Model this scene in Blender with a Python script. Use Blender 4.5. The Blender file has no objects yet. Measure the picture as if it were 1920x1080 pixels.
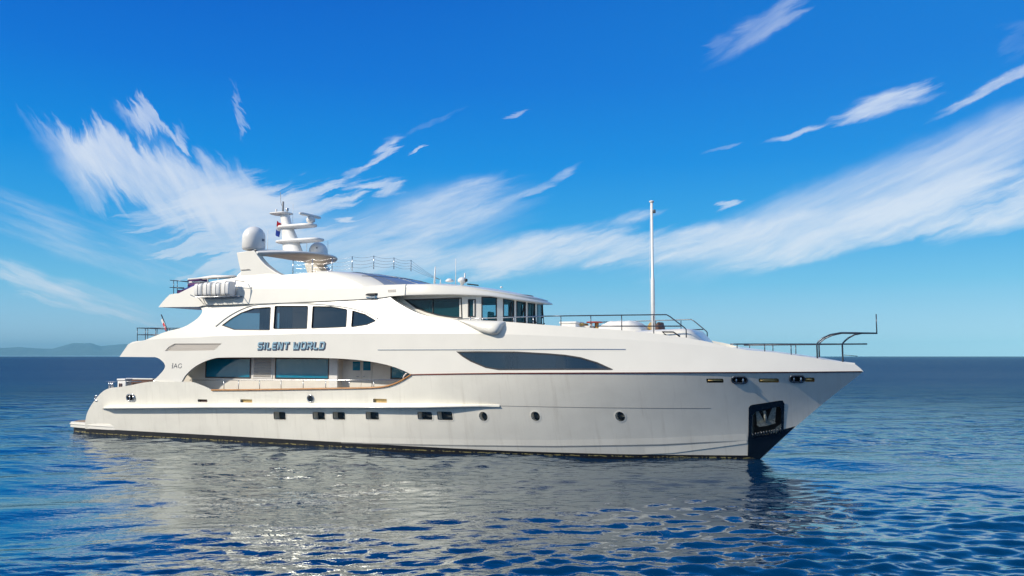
import bpy, math, random
import numpy as np
from mathutils import Vector, Matrix
from mathutils.geometry import delaunay_2d_cdt
random.seed(5)
R = math.radians
scn = bpy.context.scene
col = scn.collection

# ------------------------------------------------------------------ camera
# world axes = yacht axes: +X to the bow, -Y starboard (near side), Z up from the waterline
FPX, EYE, YAW = 1553.0, 4.2, R(23.95)
PIT = math.atan(128 / FPX)
CX, CY = 40.650, -35.352
cam = bpy.data.objects.new('camera', bpy.data.cameras.new('camera'))
col.objects.link(cam); scn.camera = cam
cam.location = (CX, CY, EYE)
cam.rotation_euler = (R(90) + PIT, 0, YAW)
cam.data.sensor_width = 36; cam.data.lens = 36 * FPX / 1920
cam.data.clip_start = .1; cam.data.clip_end = 80000
FW = (-math.sin(YAW), math.cos(YAW)); RT = (math.cos(YAW), math.sin(YAW))

scn.render.engine = 'CYCLES'
scn.cycles.use_denoising = True
scn.cycles.max_bounces = 8; scn.cycles.transparent_max_bounces = 12
scn.cycles.volume_bounces = 0
scn.cycles.sample_clamp_indirect = 6
scn.cycles.caustics_reflective = False; scn.cycles.caustics_refractive = False
scn.view_settings.view_transform = 'Standard'; scn.view_settings.look = 'None'
scn.view_settings.exposure = 0.0; scn.view_settings.gamma = 1

# ------------------------------------------------------------------ sun and sky
SUNV = Vector((-.57, -.65, .53)).normalized()
sl = bpy.data.lights.new('sun', 'SUN'); sl.energy = 4.5; sl.angle = R(.53); sl.color = (1, .905, .77)
so = bpy.data.objects.new('sun', sl); col.objects.link(so)
so.rotation_euler = SUNV.to_track_quat('Z', 'Y').to_euler(); so.location = (0, -60, 60)

class NT:
    def __init__(s, tree): s.t = tree; s.n = tree.nodes; s.l = tree.links
    def new(s, typ, **kw):
        n = s.n.new(typ)
        for k, v in kw.items(): setattr(n, k, v)
        return n
    def put(s, sock, v):
        if hasattr(v, 'is_output') or isinstance(v, bpy.types.NodeSocket): s.l.new(v, sock)
        else: sock.default_value = v
    def m(s, op, a, b=0.0, c=None, clamp=False):
        n = s.new('ShaderNodeMath', operation=op); n.use_clamp = clamp
        s.put(n.inputs[0], a); s.put(n.inputs[1], b)
        if c is not None: s.put(n.inputs[2], c)
        return n.outputs[0]
    def noise(s, vec, scale, detail=4, rough=.55, dist=0., dims='3D'):
        n = s.new('ShaderNodeTexNoise', noise_dimensions=dims)
        if vec is not None: s.l.new(vec, n.inputs['Vector'])
        n.inputs['Scale'].default_value = scale; n.inputs['Detail'].default_value = detail
        n.inputs['Roughness'].default_value = rough; n.inputs['Distortion'].default_value = dist
        return n
    def ramp(s, fac, stops, interp='LINEAR'):
        n = s.new('ShaderNodeValToRGB'); e = n.color_ramp.elements; n.color_ramp.interpolation = interp
        e[0].position, e[0].color = stops[0][0], (*stops[0][1], 1)
        e[1].position, e[1].color = stops[-1][0], (*stops[-1][1], 1)
        for p, c in stops[1:-1]: x = e.new(p); x.color = (*c, 1)
        s.l.new(fac, n.inputs[0]); return n.outputs[0]
    def mix(s, f, a, b):
        n = s.new('ShaderNodeMix', data_type='RGBA'); s.put(n.inputs[0], f)
        for i, v in ((6, a), (7, b)):
            s.put(n.inputs[i], v if not isinstance(v, tuple) else (*v[:3], 1))
        return n.outputs[2]
    def mapr(s, v, a, b, c=0., d=1., mode='SMOOTHSTEP'):
        n = s.new('ShaderNodeMapRange', interpolation_type=mode); s.put(n.inputs[0], v)
        for i, x in enumerate((a, b, c, d)): n.inputs[i + 1].default_value = x
        return n.outputs[0]

world = bpy.data.worlds.new('World'); scn.world = world; world.use_nodes = True
W = NT(world.node_tree); W.n.clear()
sky = W.new('ShaderNodeTexSky', sky_type='NISHITA', sun_disc=False)
sky.sun_elevation = math.asin(SUNV.z); sky.sun_rotation = math.atan2(SUNV.x, SUNV.y)
sky.air_density = 1.0; sky.dust_density = .3; sky.ozone_density = 4.0
tc = W.new('ShaderNodeTexCoord'); D = tc.outputs['Generated']
sep = W.new('ShaderNodeSeparateXYZ'); W.l.new(D, sep.inputs[0])
def dotn(v):
    n = W.new('ShaderNodeVectorMath', operation='DOT_PRODUCT'); W.l.new(D, n.inputs[0]); n.inputs[1].default_value = v
    return n.outputs['Value']
az = W.m('ARCTAN2', dotn((RT[0], RT[1], 0)), dotn((FW[0], FW[1], 0)))
el = W.m('ARCSINE', sep.outputs[2])
elf = W.m('MULTIPLY', W.m('ABSOLUTE', el), 1 / 1.2, clamp=True)
# colour of the clear air by height above the horizon, away from the sun and towards it
away = W.ramp(elf, [(0, (.52, .74, .88)), (.025, (.40, .68, .87)), (.07, (.17, .55, .84)), (.125, (.03, .38, .82)), (.19, (.0, .27, .78)), (.27, (.0, .175, .69)), (.36, (0.0, .12, .59)), (.5, (.0, .06, .34)), (1, (.0, .035, .22))])
near = W.ramp(elf, [(0, (.62, .74, .82)), (.1, (.50, .66, .80)), (.35, (.30, .46, .66)), (1, (.06, .16, .36))])
sd = W.mapr(dotn(tuple(SUNV)), .42, .95)
clear = W.mix(sd, away, near)
right = W.mapr(az, -.45, .62)
clear = W.mix(W.m('MULTIPLY', right, W.mapr(el, .12, .42, 0, .38)), clear, (.004, .27, .74))
hsv = W.new('ShaderNodeMix', data_type='RGBA', blend_type='MULTIPLY'); hsv.inputs[0].default_value = 1
W.l.new(sky.outputs[0], hsv.inputs[6]); hsv.inputs[7].default_value = (.085, .10, .115, 1)
base = W.mix(.98, hsv.outputs[2], clear)

# cirrus: each patch is a soft ellipse on the sky sphere (azimuth, elevation), torn by stretched noise
cmb = W.new('ShaderNodeCombineXYZ'); W.l.new(az, cmb.inputs[0]); W.l.new(el, cmb.inputs[1])
V0 = cmb.outputs[0]
def pix_dir(px, py):
    x = (px - 960) / FPX; y = (540 - py) / FPX
    f = math.cos(PIT) - y * math.sin(PIT); z = math.sin(PIT) + y * math.cos(PIT)
    return math.atan2(x, f), math.atan2(z, math.hypot(x, f))
def warped(amount, scale, seed):
    off = W.new('ShaderNodeVectorMath', operation='ADD'); W.l.new(V0, off.inputs[0]); off.inputs[1].default_value = (seed, seed * .7, seed)
    n = W.noise(off.outputs[0], scale, 5, .6)
    s1 = W.new('ShaderNodeVectorMath', operation='SUBTRACT'); W.l.new(n.outputs['Color'], s1.inputs[0]); s1.inputs[1].default_value = (.5, .5, .5)
    s2 = W.new('ShaderNodeVectorMath', operation='SCALE'); W.l.new(s1.outputs[0], s2.inputs[0]); s2.inputs['Scale'].default_value = amount
    a = W.new('ShaderNodeVectorMath', operation='ADD'); W.l.new(V0, a.inputs[0]); W.l.new(s2.outputs[0], a.inputs[1])
    return a.outputs[0]
def ell(vec, px, py, rx, ry, ang, w, soft=.28):
    a, e = pix_dir(px, py)
    mp = W.new('ShaderNodeMapping', vector_type='TEXTURE'); W.l.new(vec, mp.inputs[0])
    mp.inputs['Location'].default_value = (a, e, 0); mp.inputs['Rotation'].default_value = (0, 0, R(ang))
    mp.inputs['Scale'].default_value = (rx / FPX, ry / FPX, 1)
    ln = W.new('ShaderNodeVectorMath', operation='LENGTH'); W.l.new(mp.outputs[0], ln.inputs[0])
    return W.mapr(ln.outputs['Value'], soft, 1.0, w, 0.0)
def streak(vec, ang, sx, sy, seed, det=7):
    mp = W.new('ShaderNodeMapping', vector_type='TEXTURE'); W.l.new(vec, mp.inputs[0])
    mp.inputs['Location'].default_value = (seed, 0, seed); mp.inputs['Rotation'].default_value = (0, 0, R(ang))
    mp.inputs['Scale'].default_value = (1 / sx, 1 / sy, 1)
    return W.noise(mp.outputs[0], 1.0, det, .62, .25).outputs['Fac']
def fringe(ang, sx, sy, seed, amount, base_v=None):
    bv = base_v or V0; n = streak(bv, ang, sx, sy, seed, 5)
    k = W.m('MULTIPLY', W.m('SUBTRACT', n, .5), amount)
    c_ = W.new('ShaderNodeCombineXYZ'); W.l.new(W.m('MULTIPLY', k, math.cos(R(ang))), c_.inputs[0]); W.l.new(W.m('MULTIPLY', k, math.sin(R(ang))), c_.inputs[1])
    a = W.new('ShaderNodeVectorMath', operation='ADD'); W.l.new(bv, a.inputs[0]); W.l.new(c_.outputs[0], a.inputs[1]); return a.outputs[0]
def two(vec, ang, sx, sy, fx, fy, seed, k=.45):
    return W.m('ADD', W.m('MULTIPLY', streak(vec, ang, sx, sy, seed), 1 - k), W.m('MULTIPLY', streak(vec, ang + 4, fx, fy, seed + 3, 6), k))
def group(vec, blobs, tex, lo=.30, hi=.95, gain=1.1, amp=2.4):
    acc = None
    for b in blobs:
        e = ell(vec, *b)
        acc = e if acc is None else W.m('ADD', acc, W.m('MULTIPLY', e, W.m('SUBTRACT', 1.0, acc)))
    v = W.m('ADD', W.m('MULTIPLY', acc, gain), W.m('MULTIPLY', W.m('SUBTRACT', tex, .5), W.m('MULTIPLY', acc, amp)))
    return W.mapr(v, lo, hi)
wv0 = warped(.035, 10, 2.2); wv1 = fringe(-56, 7, 60, 1.7, .15, warped(.045, 9, 3.1)); wvb = fringe(18, 7, 70, 4.1, .30, wv0); wv2 = fringe(16, 7, 60, 8.1, .13, warped(.022, 12, 8.7))
wv3 = fringe(-18, 6, 50, 5.7, .25, wv0)
left = group(wv1, [(190, 290, 150, 70, -20, 1.0), (290, 330, 190, 90, -22, 1.0), (285, 222, 90, 26, -18, .85), (420, 380, 190, 90, -20, .8), (180, 360, 110, 45, -30, .55),
                   (437, 200, 12, 62, -8, .6)], two(V0, -56, 10, 40, 20, 110, 1.3, .3), .16, 1.55, 1.15, 1.7)
leftb = group(wvb, [(470, 400, 210, 95, -8, .95), (560, 370, 150, 55, 8, .85), (420, 490, 190, 60, -18, .6), (620, 470, 220, 55, 4, .5), (350, 440, 150, 60, -30, .5)], two(V0, 8, 8, 34, 18, 100, 3.3, .35), .20, 1.35, 1.1, 2.0)
left2 = group(wv3, [(130, 545, 260, 36, -20, .5), (60, 420, 220, 60, -25, .35), (150, 578, 120, 12, -10, .6), (60, 530, 120, 26, -20, .55), (300, 480, 330, 100, -20, .4)], two(V0, -20, 6, 50, 14, 130, 5.3), .28, 1.25)
midc = group(wv2, [(700, 290, 80, 17, 36, 1.0), (712, 350, 66, 22, -5, 1.0), (655, 409, 36, 7, 3, 1.0), (780, 283, 18, 8, 20, 1.0), (960, 216, 18, 7, 0, .7), (640, 335, 60, 14, 40, .6), (810, 232, 90, 10, 25, .4)], two(V0, 48, 16, 60, 40, 150, 2.2, .3), .16, 1.6, 1.05, 1.9)
rightc = group(wv2, [(1290, 455, 390, 50, 8, .9), (1640, 415, 380, 56, 17, 1.0), (1000, 475, 300, 56, 12, .9), (830, 400, 200, 80, 26, .72), (1010, 350, 140, 16, 25, .6), (1880, 390, 220, 56, 12, .95),
                     (1340, 392, 34, 12, 14, .9), (720, 495, 240, 45, 10, .7), (1200, 400, 90, 18, 12, .6), (1500, 470, 300, 30, 8, .5)], two(wv0, 16, 7, 44, 18, 130, 4.4, .36), .24, 1.3, 1.05, 2.5)
veil = group(wv2, [(1640, 355, 470, 85, 18, .6), (1860, 285, 260, 80, 24, .6), (1500, 430, 500, 90, 15, .45), (800, 430, 320, 130, 15, .55), (500, 450, 380, 130, -8, .45)], two(V0, 20, 4, 30, 12, 110, 3.7), .12, 1.35, 1.0, 1.5)
upper = group(wv2, [(1665, 190, 105, 32, 8, 1.0), (1500, 245, 95, 9, 12, .95), (1860, 162, 150, 14, 24, .9), (1355, 280, 55, 6, 16, .6)], two(V0, 12, 14, 70, 30, 160, 7.4, .3), .20, 1.6, 1.05, 1.8)
topc = group(wv2, [(1440, 40, 160, 36, 30, .75), (1330, 92, 60, 20, 35, .5), (1905, 75, 60, 40, 60, .4), (900, 300, 500, 30, 20, .15)], two(V0, 28, 9, 50, 24, 140, 9.4, .3), .14, 1.7, 1.0, 1.7)
rest = W.m('MULTIPLY', W.mapr(streak(V0, 14, 2.2, 5.5, 6.1), .42, .60), W.mapr(W.m('ABSOLUTE', az), .85, 1.5, 0, .72))  # unseen cloud added outside the view, whitens ambient light and window reflections
cl = left
for c in (leftb, left2, midc, rightc, veil, upper, topc, rest):
    cl = W.m('ADD', cl, W.m('MULTIPLY', c, W.m('SUBTRACT', 1.0, cl)))
cl = W.m('MULTIPLY', cl, W.mapr(el, .0, .06, .15, .86))
final = W.mix(cl, base, (.80, .86, .95))
bg = W.new('ShaderNodeBackground'); W.l.new(final, bg.inputs[0]); bg.inputs[1].default_value = 1.0
out = W.new('ShaderNodeOutputWorld'); W.l.new(bg.outputs[0], out.inputs[0])
world.cycles.sampling_method = 'MANUAL'; world.cycles.sample_map_resolution = 512

# ------------------------------------------------------------------ materials
MATS = {}
def mat(name, color, rough=.4, metal=0., bump=0., bscale=20., var=0., vscale=3., ior=1.5, coat=0., spec=None):
    m = bpy.data.materials.new(name); m.use_nodes = True; N = NT(m.node_tree)
    b = N.n['Principled BSDF']; b.inputs['Roughness'].default_value = rough; b.inputs['Metallic'].default_value = metal
    b.inputs['IOR'].default_value = ior; b.inputs['Coat Weight'].default_value = coat; b.inputs['Coat Roughness'].default_value = .06
    g = N.new('ShaderNodeNewGeometry')
    n = N.noise(g.outputs['Position'], vscale, 4)
    if var:
        c2 = tuple(max(0, c * (1 - var)) for c in color)
        N.l.new(N.mix(N.mapr(n.outputs['Fac'], .35, .7), color, c2), b.inputs['Base Color'])
    else: b.inputs['Base Color'].default_value = (*color, 1)
    if bump:
        n2 = N.noise(g.outputs['Position'], bscale, 3)
        bp = N.new('ShaderNodeBump'); bp.inputs['Strength'].default_value = bump; bp.inputs['Distance'].default_value = .02
        N.l.new(n2.outputs['Fac'], bp.inputs['Height']); N.l.new(bp.outputs[0], b.inputs['Normal'])
    MATS[name] = m; return m
mat('gelcoat_upper', (.80, .775, .70), .28, var=.03, vscale=1.2, bump=.03, bscale=1.5, coat=.3)
mat('gelcoat_hull', (.88, .85, .75), .22, var=.07, vscale=.8, bump=.05, bscale=1.3, coat=.5)
mat('white_paint', (.82, .81, .78), .35, var=.05, vscale=6)
mat('soffit', (.70, .66, .60), .5, var=.05)
mat('antifoul', (.012, .013, .02), .45, var=.5, vscale=5)
def algae():
    m = M_['antifoul']; N = NT(m.node_tree); b = N.n['Principled BSDF']; g = N.new('ShaderNodeNewGeometry'); sp = N.new('ShaderNodeSeparateXYZ'); N.l.new(g.outputs['Position'], sp.inputs[0])
    n = N.noise(g.outputs['Position'], 2.2, 6, .7); z = N.mapr(N.m('ABSOLUTE', N.m('SUBTRACT', sp.outputs[2], N.m('MULTIPLY', n.outputs['Fac'], .14))), 0, .035, 1, 0)
    old = b.inputs['Base Color'].links[0].from_socket; f = N.m('MULTIPLY', z, N.mapr(N.noise(g.outputs['Position'], 7, 3).outputs['Fac'], .42, .6))
    N.l.new(N.mix(f, old, (.42, .36, .14)), b.inputs['Base Color'])
def streaks():
    m = M_['gelcoat_hull']; N = NT(m.node_tree); b = N.n['Principled BSDF']; g = N.new('ShaderNodeNewGeometry'); mp = N.new('ShaderNodeMapping'); N.l.new(g.outputs['Position'], mp.inputs[0])
    mp.inputs['Scale'].default_value = (4.5, .5, .35); n = N.noise(mp.outputs[0], 1.0, 6, .65); old = b.inputs['Base Color'].links[0].from_socket
    N.l.new(N.mix(N.mapr(n.outputs['Fac'], .5, .78, 0, .55), old, (.66, .62, .53)), b.inputs['Base Color'])
M_ = MATS; algae(); streaks()
mat('bow_black', (.006, .012, .022), .22, var=.3, coat=.4)
mat('teak', (.52, .22, .045), .35, var=.35, vscale=9, coat=.4)
mat('teak_dark', (.20, .035, .015), .3, var=.3, vscale=6, coat=.4)
mat('teak_deck', (.42, .30, .19), .6, var=.3, vscale=12)
mat('brass', (.85, .58, .24), .4, .35, var=.2, vscale=20)
mat('steel', (.55, .56, .58), .22, 1., var=.2, vscale=15)
mat('steel_dark', (.10, .115, .14), .3, .7, var=.2)
mat('anchor_steel', (.36, .38, .34), .55, .25, var=.5, vscale=14, bump=.3)
mat('rubber', (.02, .02, .022), .6)
mat('seam', (.30, .29, .28), .6)
mat('groove_dark', (.03, .03, .035), .6)
mat('beige_panel', (.80, .76, .68), .45, var=.05)
mat('louver_edge', (.52, .47, .42), .5)
mat('louver', (.80, .76, .68), .45)
mat('cover_cloth', (.80, .78, .74), .8, var=.08, bump=.3, bscale=6)
mat('cushion_brown', (.16, .09, .07), .8, var=.2)
mat('cushion_gold', (.55, .36, .12), .8, var=.2)
mat('cushion_blue', (.03, .035, .30), .7, var=.3)
mat('cushion_purple', (.10, .02, .16), .7, var=.3)
mat('flag_red', (.65, .02, .04), .7); mat('flag_white', (.85, .84, .82), .7); mat('flag_blue', (.02, .07, .42), .7)
mat('letter_blue', (.25, .40, .50), .35, .2)
mat('letter_navy', (.02, .035, .08), .35)
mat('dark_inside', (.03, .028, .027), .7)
mat('curtain', (.55, .58, .50), .8, var=.1)
mat('blind', (.62, .64, .60), .7)
mat('wheelhouse_inside', (.38, .35, .29), .6)
mat('table_red', (.40, .05, .03), .35, coat=.5)
mat('hill_green', (.12, .17, .18), .9, var=.5, vscale=.004)
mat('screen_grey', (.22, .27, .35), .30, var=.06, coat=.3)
mat('rubber_grey', (.25, .25, .26), .6)
def glassmat(name, tint, refl, base, mixf=.12):
    m = bpy.data.materials.new(name); m.use_nodes = True; N = NT(m.node_tree); N.n.clear()
    tr = N.new('ShaderNodeBsdfTransparent'); tr.inputs[0].default_value = (*tint, 1)
    df = N.new('ShaderNodeBsdfDiffuse'); df.inputs[0].default_value = (*base, 1)
    gl = N.new('ShaderNodeBsdfGlossy'); gl.inputs['Roughness'].default_value = .015; gl.inputs[0].default_value = (.75, .88, 1, 1)
    fr = N.new('ShaderNodeFresnel'); fr.inputs[0].default_value = refl
    geo = N.new('ShaderNodeNewGeometry'); nn = N.noise(geo.outputs['Position'], .9, 2)
    bp = N.new('ShaderNodeBump'); bp.inputs['Strength'].default_value = .10; bp.inputs['Distance'].default_value = .05
    N.l.new(nn.outputs['Fac'], bp.inputs['Height']); N.l.new(bp.outputs[0], gl.inputs['Normal'])
    a = N.new('ShaderNodeMixShader'); a.inputs[0].default_value = mixf; N.l.new(tr.outputs[0], a.inputs[1]); N.l.new(df.outputs[0], a.inputs[2])
    b = N.new('ShaderNodeMixShader'); N.l.new(fr.outputs[0], b.inputs[0]); N.l.new(a.outputs[0], b.inputs[1]); N.l.new(gl.outputs[0], b.inputs[2])
    o = N.new('ShaderNodeOutputMaterial'); N.l.new(b.outputs[0], o.inputs[0]); MATS[name] = m
glassmat('glass_saloon', (.42, .48, .52), 1.9, (.01, .055, .11), .25)
glassmat('glass_sea_reflect', (.25, .42, .50), 1.42, (.0, .28, .46), .75)  # tinted deck glass, teal of the sea's reflection painted into its diffuse colour
glassmat('glass_bridge', (.72, .92, .97), 1.45, (.02, .20, .26), .22)
M = MATS

# ------------------------------------------------------------------ mesh helpers
class MB:
    def __init__(s): s.v = []; s.f = []; s.sm = []; s.mi = []
    def add(s, vs, fs, smooth=False, mi=0):
        o = len(s.v); s.v += [tuple(v) for v in vs]
        for f in fs: s.f.append([i + o for i in f]); s.sm.append(smooth); s.mi.append(mi)
        return s
    def box(s, x0, x1, y0, y1, z0, z1, bev=0., mi=0):
        if bev <= 0:
            vs = [(x, y, z) for x in (x0, x1) for y in (y0, y1) for z in (z0, z1)]
            return s.add(vs, [(0, 1, 3, 2), (4, 6, 7, 5), (0, 4, 5, 1), (2, 3, 7, 6), (0, 2, 6, 4), (1, 5, 7, 3)], False, mi)
        import bmesh
        bm = bmesh.new(); bmesh.ops.create_cube(bm, size=1)
        for v in bm.verts: v.co = Vector((x0 + (v.co.x + .5) * (x1 - x0), y0 + (v.co.y + .5) * (y1 - y0), z0 + (v.co.z + .5) * (z1 - z0)))
        bmesh.ops.bevel(bm, geom=bm.edges[:], offset=bev, segments=3, profile=.5, affect='EDGES')
        bm.verts.ensure_lookup_table()
        s.add([v.co[:] for v in bm.verts], [[v.index for v in f.verts] for f in bm.faces], True, mi); bm.free(); return s
    def tube(s, pts, r, n=8, closed=False, mi=0):
        pts = [Vector(p) for p in pts]; N = len(pts); rs = r if isinstance(r, (list, tuple)) else [r] * N
        vs = []; prev = None
        for i, p in enumerate(pts):
            if closed: t = (pts[(i + 1) % N] - pts[i - 1])
            else: t = pts[min(i + 1, N - 1)] - pts[max(i - 1, 0)]
            t.normalize()
            ref = prev if prev is not None else (Vector((0, 0, 1)) if abs(t.z) < .9 else Vector((0, 1, 0)))
            a = (ref - t * ref.dot(t)).normalized(); b = t.cross(a); prev = a
            for k in range(n):
                an = 2 * math.pi * k / n; vs.append(p + (a * math.cos(an) + b * math.sin(an)) * rs[i])
        fs = []
        for i in range(N if closed else N - 1):
            j = (i + 1) % N
            for k in range(n): fs.append((i * n + k, j * n + k, j * n + (k + 1) % n, i * n + (k + 1) % n))
        if not closed: fs += [tuple(range(n - 1, -1, -1)), tuple((N - 1) * n + k for k in range(n))]
        return s.add(vs, fs, True, mi)
    def lathe(s, c, prof, n=28, sx=1., sy=1., mi=0):
        vs = []; fs = []; m = len(prof)
        for r, z in prof:
            for k in range(n):
                a = 2 * math.pi * k / n; vs.append((c[0] + r * sx * math.cos(a), c[1] + r * sy * math.sin(a), c[2] + z))
        for i in range(m - 1):
            for k in range(n): fs.append((i * n + k, i * n + (k + 1) % n, (i + 1) * n + (k + 1) % n, (i + 1) * n + k))
        fs += [tuple(range(n - 1, -1, -1)), tuple((m - 1) * n + k for k in range(n))]
        return s.add(vs, fs, True, mi)
    def grid(s, rows, smooth=True, close=False, mi=0):
        m = len(rows[0]); vs = [p for r in rows for p in r]; fs = []
        for i in range(len(rows) - 1):
            for k in range(m if close else m - 1): fs.append((i * m + k, i * m + (k + 1) % m, (i + 1) * m + (k + 1) % m, (i + 1) * m + k))
        return s.add(vs, fs, smooth, mi)
    def prism(s, poly, y0, y1, mi=0):          # poly of (x, z), extruded along y
        n = len(poly); vs = [(x, y0, z) for x, z in poly] + [(x, y1, z) for x, z in poly]
        return s.add(vs, [tuple(range(n)), tuple(range(2 * n - 1, n - 1, -1))] + [(i, i + n, (i + 1) % n + n, (i + 1) % n) for i in range(n)], False, mi)
    def plate(s, poly, z0, z1, mi=0):          # poly of (x, y), extruded along z
        n = len(poly); vs = [(x, y, z0) for x, y in poly] + [(x, y, z1) for x, y in poly]
        return s.add(vs, [tuple(range(n - 1, -1, -1)), tuple(range(n, 2 * n))] + [(i, (i + 1) % n, (i + 1) % n + n, i + n) for i in range(n)], False, mi)
    def build(s, name, m, parent=None, bevel=0., label=None):
        me = bpy.data.meshes.new(name); me.from_pydata(s.v, [], s.f); me.validate()
        if len(me.polygons) == len(s.sm): me.polygons.foreach_set('use_smooth', s.sm); me.polygons.foreach_set('material_index', s.mi)
        for x in (m if isinstance(m, (list, tuple)) else [m]): me.materials.append(M[x])
        import bmesh
        bm = bmesh.new(); bm.from_mesh(me); bmesh.ops.recalc_face_normals(bm, faces=bm.faces[:]); bm.to_mesh(me); bm.free()
        o = bpy.data.objects.new(name, me); col.objects.link(o)
        if parent is not None: o.parent = parent
        if bevel:
            b = o.modifiers.new('bevel', 'BEVEL'); b.width = bevel; b.segments = 3; b.limit_method = 'ANGLE'; b.angle_limit = R(40)
            for p in me.polygons: p.use_smooth = True
            b.harden_normals = True
        if label: o['label'] = label
        return o
def tag(o, label=None, cat=None, group=None, kind=None):
    for k, v in (('label', label), ('category', cat), ('group', group), ('kind', kind)):
        if v: o[k] = v
    return o
def empty(name, loc=(0, 0, 0)):
    o = bpy.data.objects.new(name, None); o.location = loc; o.empty_display_size = .3; col.objects.link(o); return o

# ------------------------------------------------------------------ sight lines of the survey photo -> yacht coordinates
def ray(px, py):
    x = (px - 960) / FPX; y = (540 - py) / FPX
    f = math.cos(PIT) - y * math.sin(PIT); z = math.sin(PIT) + y * math.cos(PIT)
    return (x * RT[0] + f * FW[0], x * RT[1] + f * FW[1], z)
def at(px, py, Y):
    d = ray(px, py); t = (Y - CY) / d[1]; return (CX + d[0] * t, Y, EYE + d[2] * t)
def onto(px, py, surf):
    """first point of the sight line inside |Y| < surf(X, Z)"""
    d = ray(px, py)
    def g(t):
        x, y, z = CX + d[0] * t, CY + d[1] * t, EYE + d[2] * t
        return surf(x, z) - abs(y)
    t = 20.; st = .4; best = (-1e9, t)
    while t < 55:
        v = g(t)
        if v > best[0]: best = (v, t)
        if v >= 0: break
        t += st
    else:
        t = best[1]; return (CX + d[0] * t, CY + d[1] * t, EYE + d[2] * t)
    a, b = t - st, t
    for _ in range(24):
        c = (a + b) / 2
        if g(c) >= 0: b = c
        else: a = c
    return (CX + d[0] * b, CY + d[1] * b, EYE + d[2] * b)
def interp(x, tab):
    if x <= tab[0][0]: return tab[0][1]
    for (a, u), (b, v) in zip(tab, tab[1:]):
        if x <= b: return u + (v - u) * (x - a) / (b - a)
    return tab[-1][1]
def sst(x, a, b):
    t = min(1, max(0, (x - a) / (b - a))); return t * t * (3 - 2 * t)

# ------------------------------------------------------------------ the yacht's body surfaces
ZT = [(0, 2.75), (6.5, 2.92), (8.5, 2.93), (21.9, 3.41), (27.6, 3.52), (40, 3.60)]      # hull top / teak line
def hull_b(X, Z):
    u = Z / 3.6
    if Z >= 0:
        up = min(u, 1.1)
        bm = 3.40 + .55 * up ** .8; xs = 36 + 4.0 * up - .12 * math.sin(math.pi * min(up, 1)); p = 2.2 + .35 * up; L = 20 - 3 * up
    else:
        bm = 3.40 + .35 * Z; xs = 36 + Z * 1.1; p = 2.2; L = 20
    t = (xs - X) / L
    if t <= 0: return -.001 + t * .3
    b = bm * (1 - (1 - min(t, 1)) ** p)
    if X < 8: b -= .28 * ((8 - X) / 8) ** 2
    return b
ZK = [(0, 4.75), (8, 5.1), (10.4, 5.20), (22.6, 5.20), (28, 5.08), (31.9, 4.83), (35.4, 4.52), (38.3, 4.1), (40, 3.7)]
def side_b(X, Z):
    zt = interp(X, ZT); zk = max(interp(X, ZK), zt)
    if Z <= zt: return hull_b(X, Z)
    b = hull_b(X, zt); k1 = .05 + .30 * sst(X, 25, 36); k2 = .27 + .2 * sst(X, 25, 36)
    b -= k1 * (min(Z, zk) - zt)
    if Z > zk: b -= k2 * (Z - zk)
    if X < 12 and Z > zt: b -= .10 * ((12 - X) / 8) ** 2
    return b
def band_b(X, Z):
    b = 3.46 - .16 * (Z - 6.8)
    if X < 12: b -= .16 * ((12 - X) / 6) ** 2
    return b
def coam_b(X, Z): return 3.38 - .42 * (Z - 7.35) - (.12 * ((12 - X) / 6) ** 2 if X < 12 else 0)

def dens(pts, step, closed=False):
    out = []; n = len(pts)
    for i in range(n if closed else n - 1):
        a, b = pts[i], pts[(i + 1) % n]; L = math.dist(a, b); k = max(1, int(math.ceil(L / step)))
        for j in range(k): out.append(tuple(a[c] + (b[c] - a[c]) * j / k for c in range(len(a))))
    if not closed: out.append(tuple(pts[-1]))
    return out
def smooth_px(pts, it=2, closed=False):
    for _ in range(it):
        o = [] if closed else [pts[0]]; n = len(pts)
        for i in range(n if closed else n - 1):
            a, b = pts[i], pts[(i + 1) % n]
            o.append((a[0] * .75 + b[0] * .25, a[1] * .75 + b[1] * .25)); o.append((a[0] * .25 + b[0] * .75, a[1] * .25 + b[1] * .75))
        if not closed: o.append(pts[-1])
        pts = o
    return pts
def xz(pxs, surf): return [(p[0], p[2]) for p in (onto(x, y, surf) for x, y in pxs)]
def inside(p, poly):
    x, y = p; c = False; n = len(poly)
    for i in range(n):
        x1, y1 = poly[i]; x2, y2 = poly[i - 1]
        if (y1 > y) != (y2 > y) and x < (x2 - x1) * (y - y1) / (y2 - y1) + x1: c = not c
    return c
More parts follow.
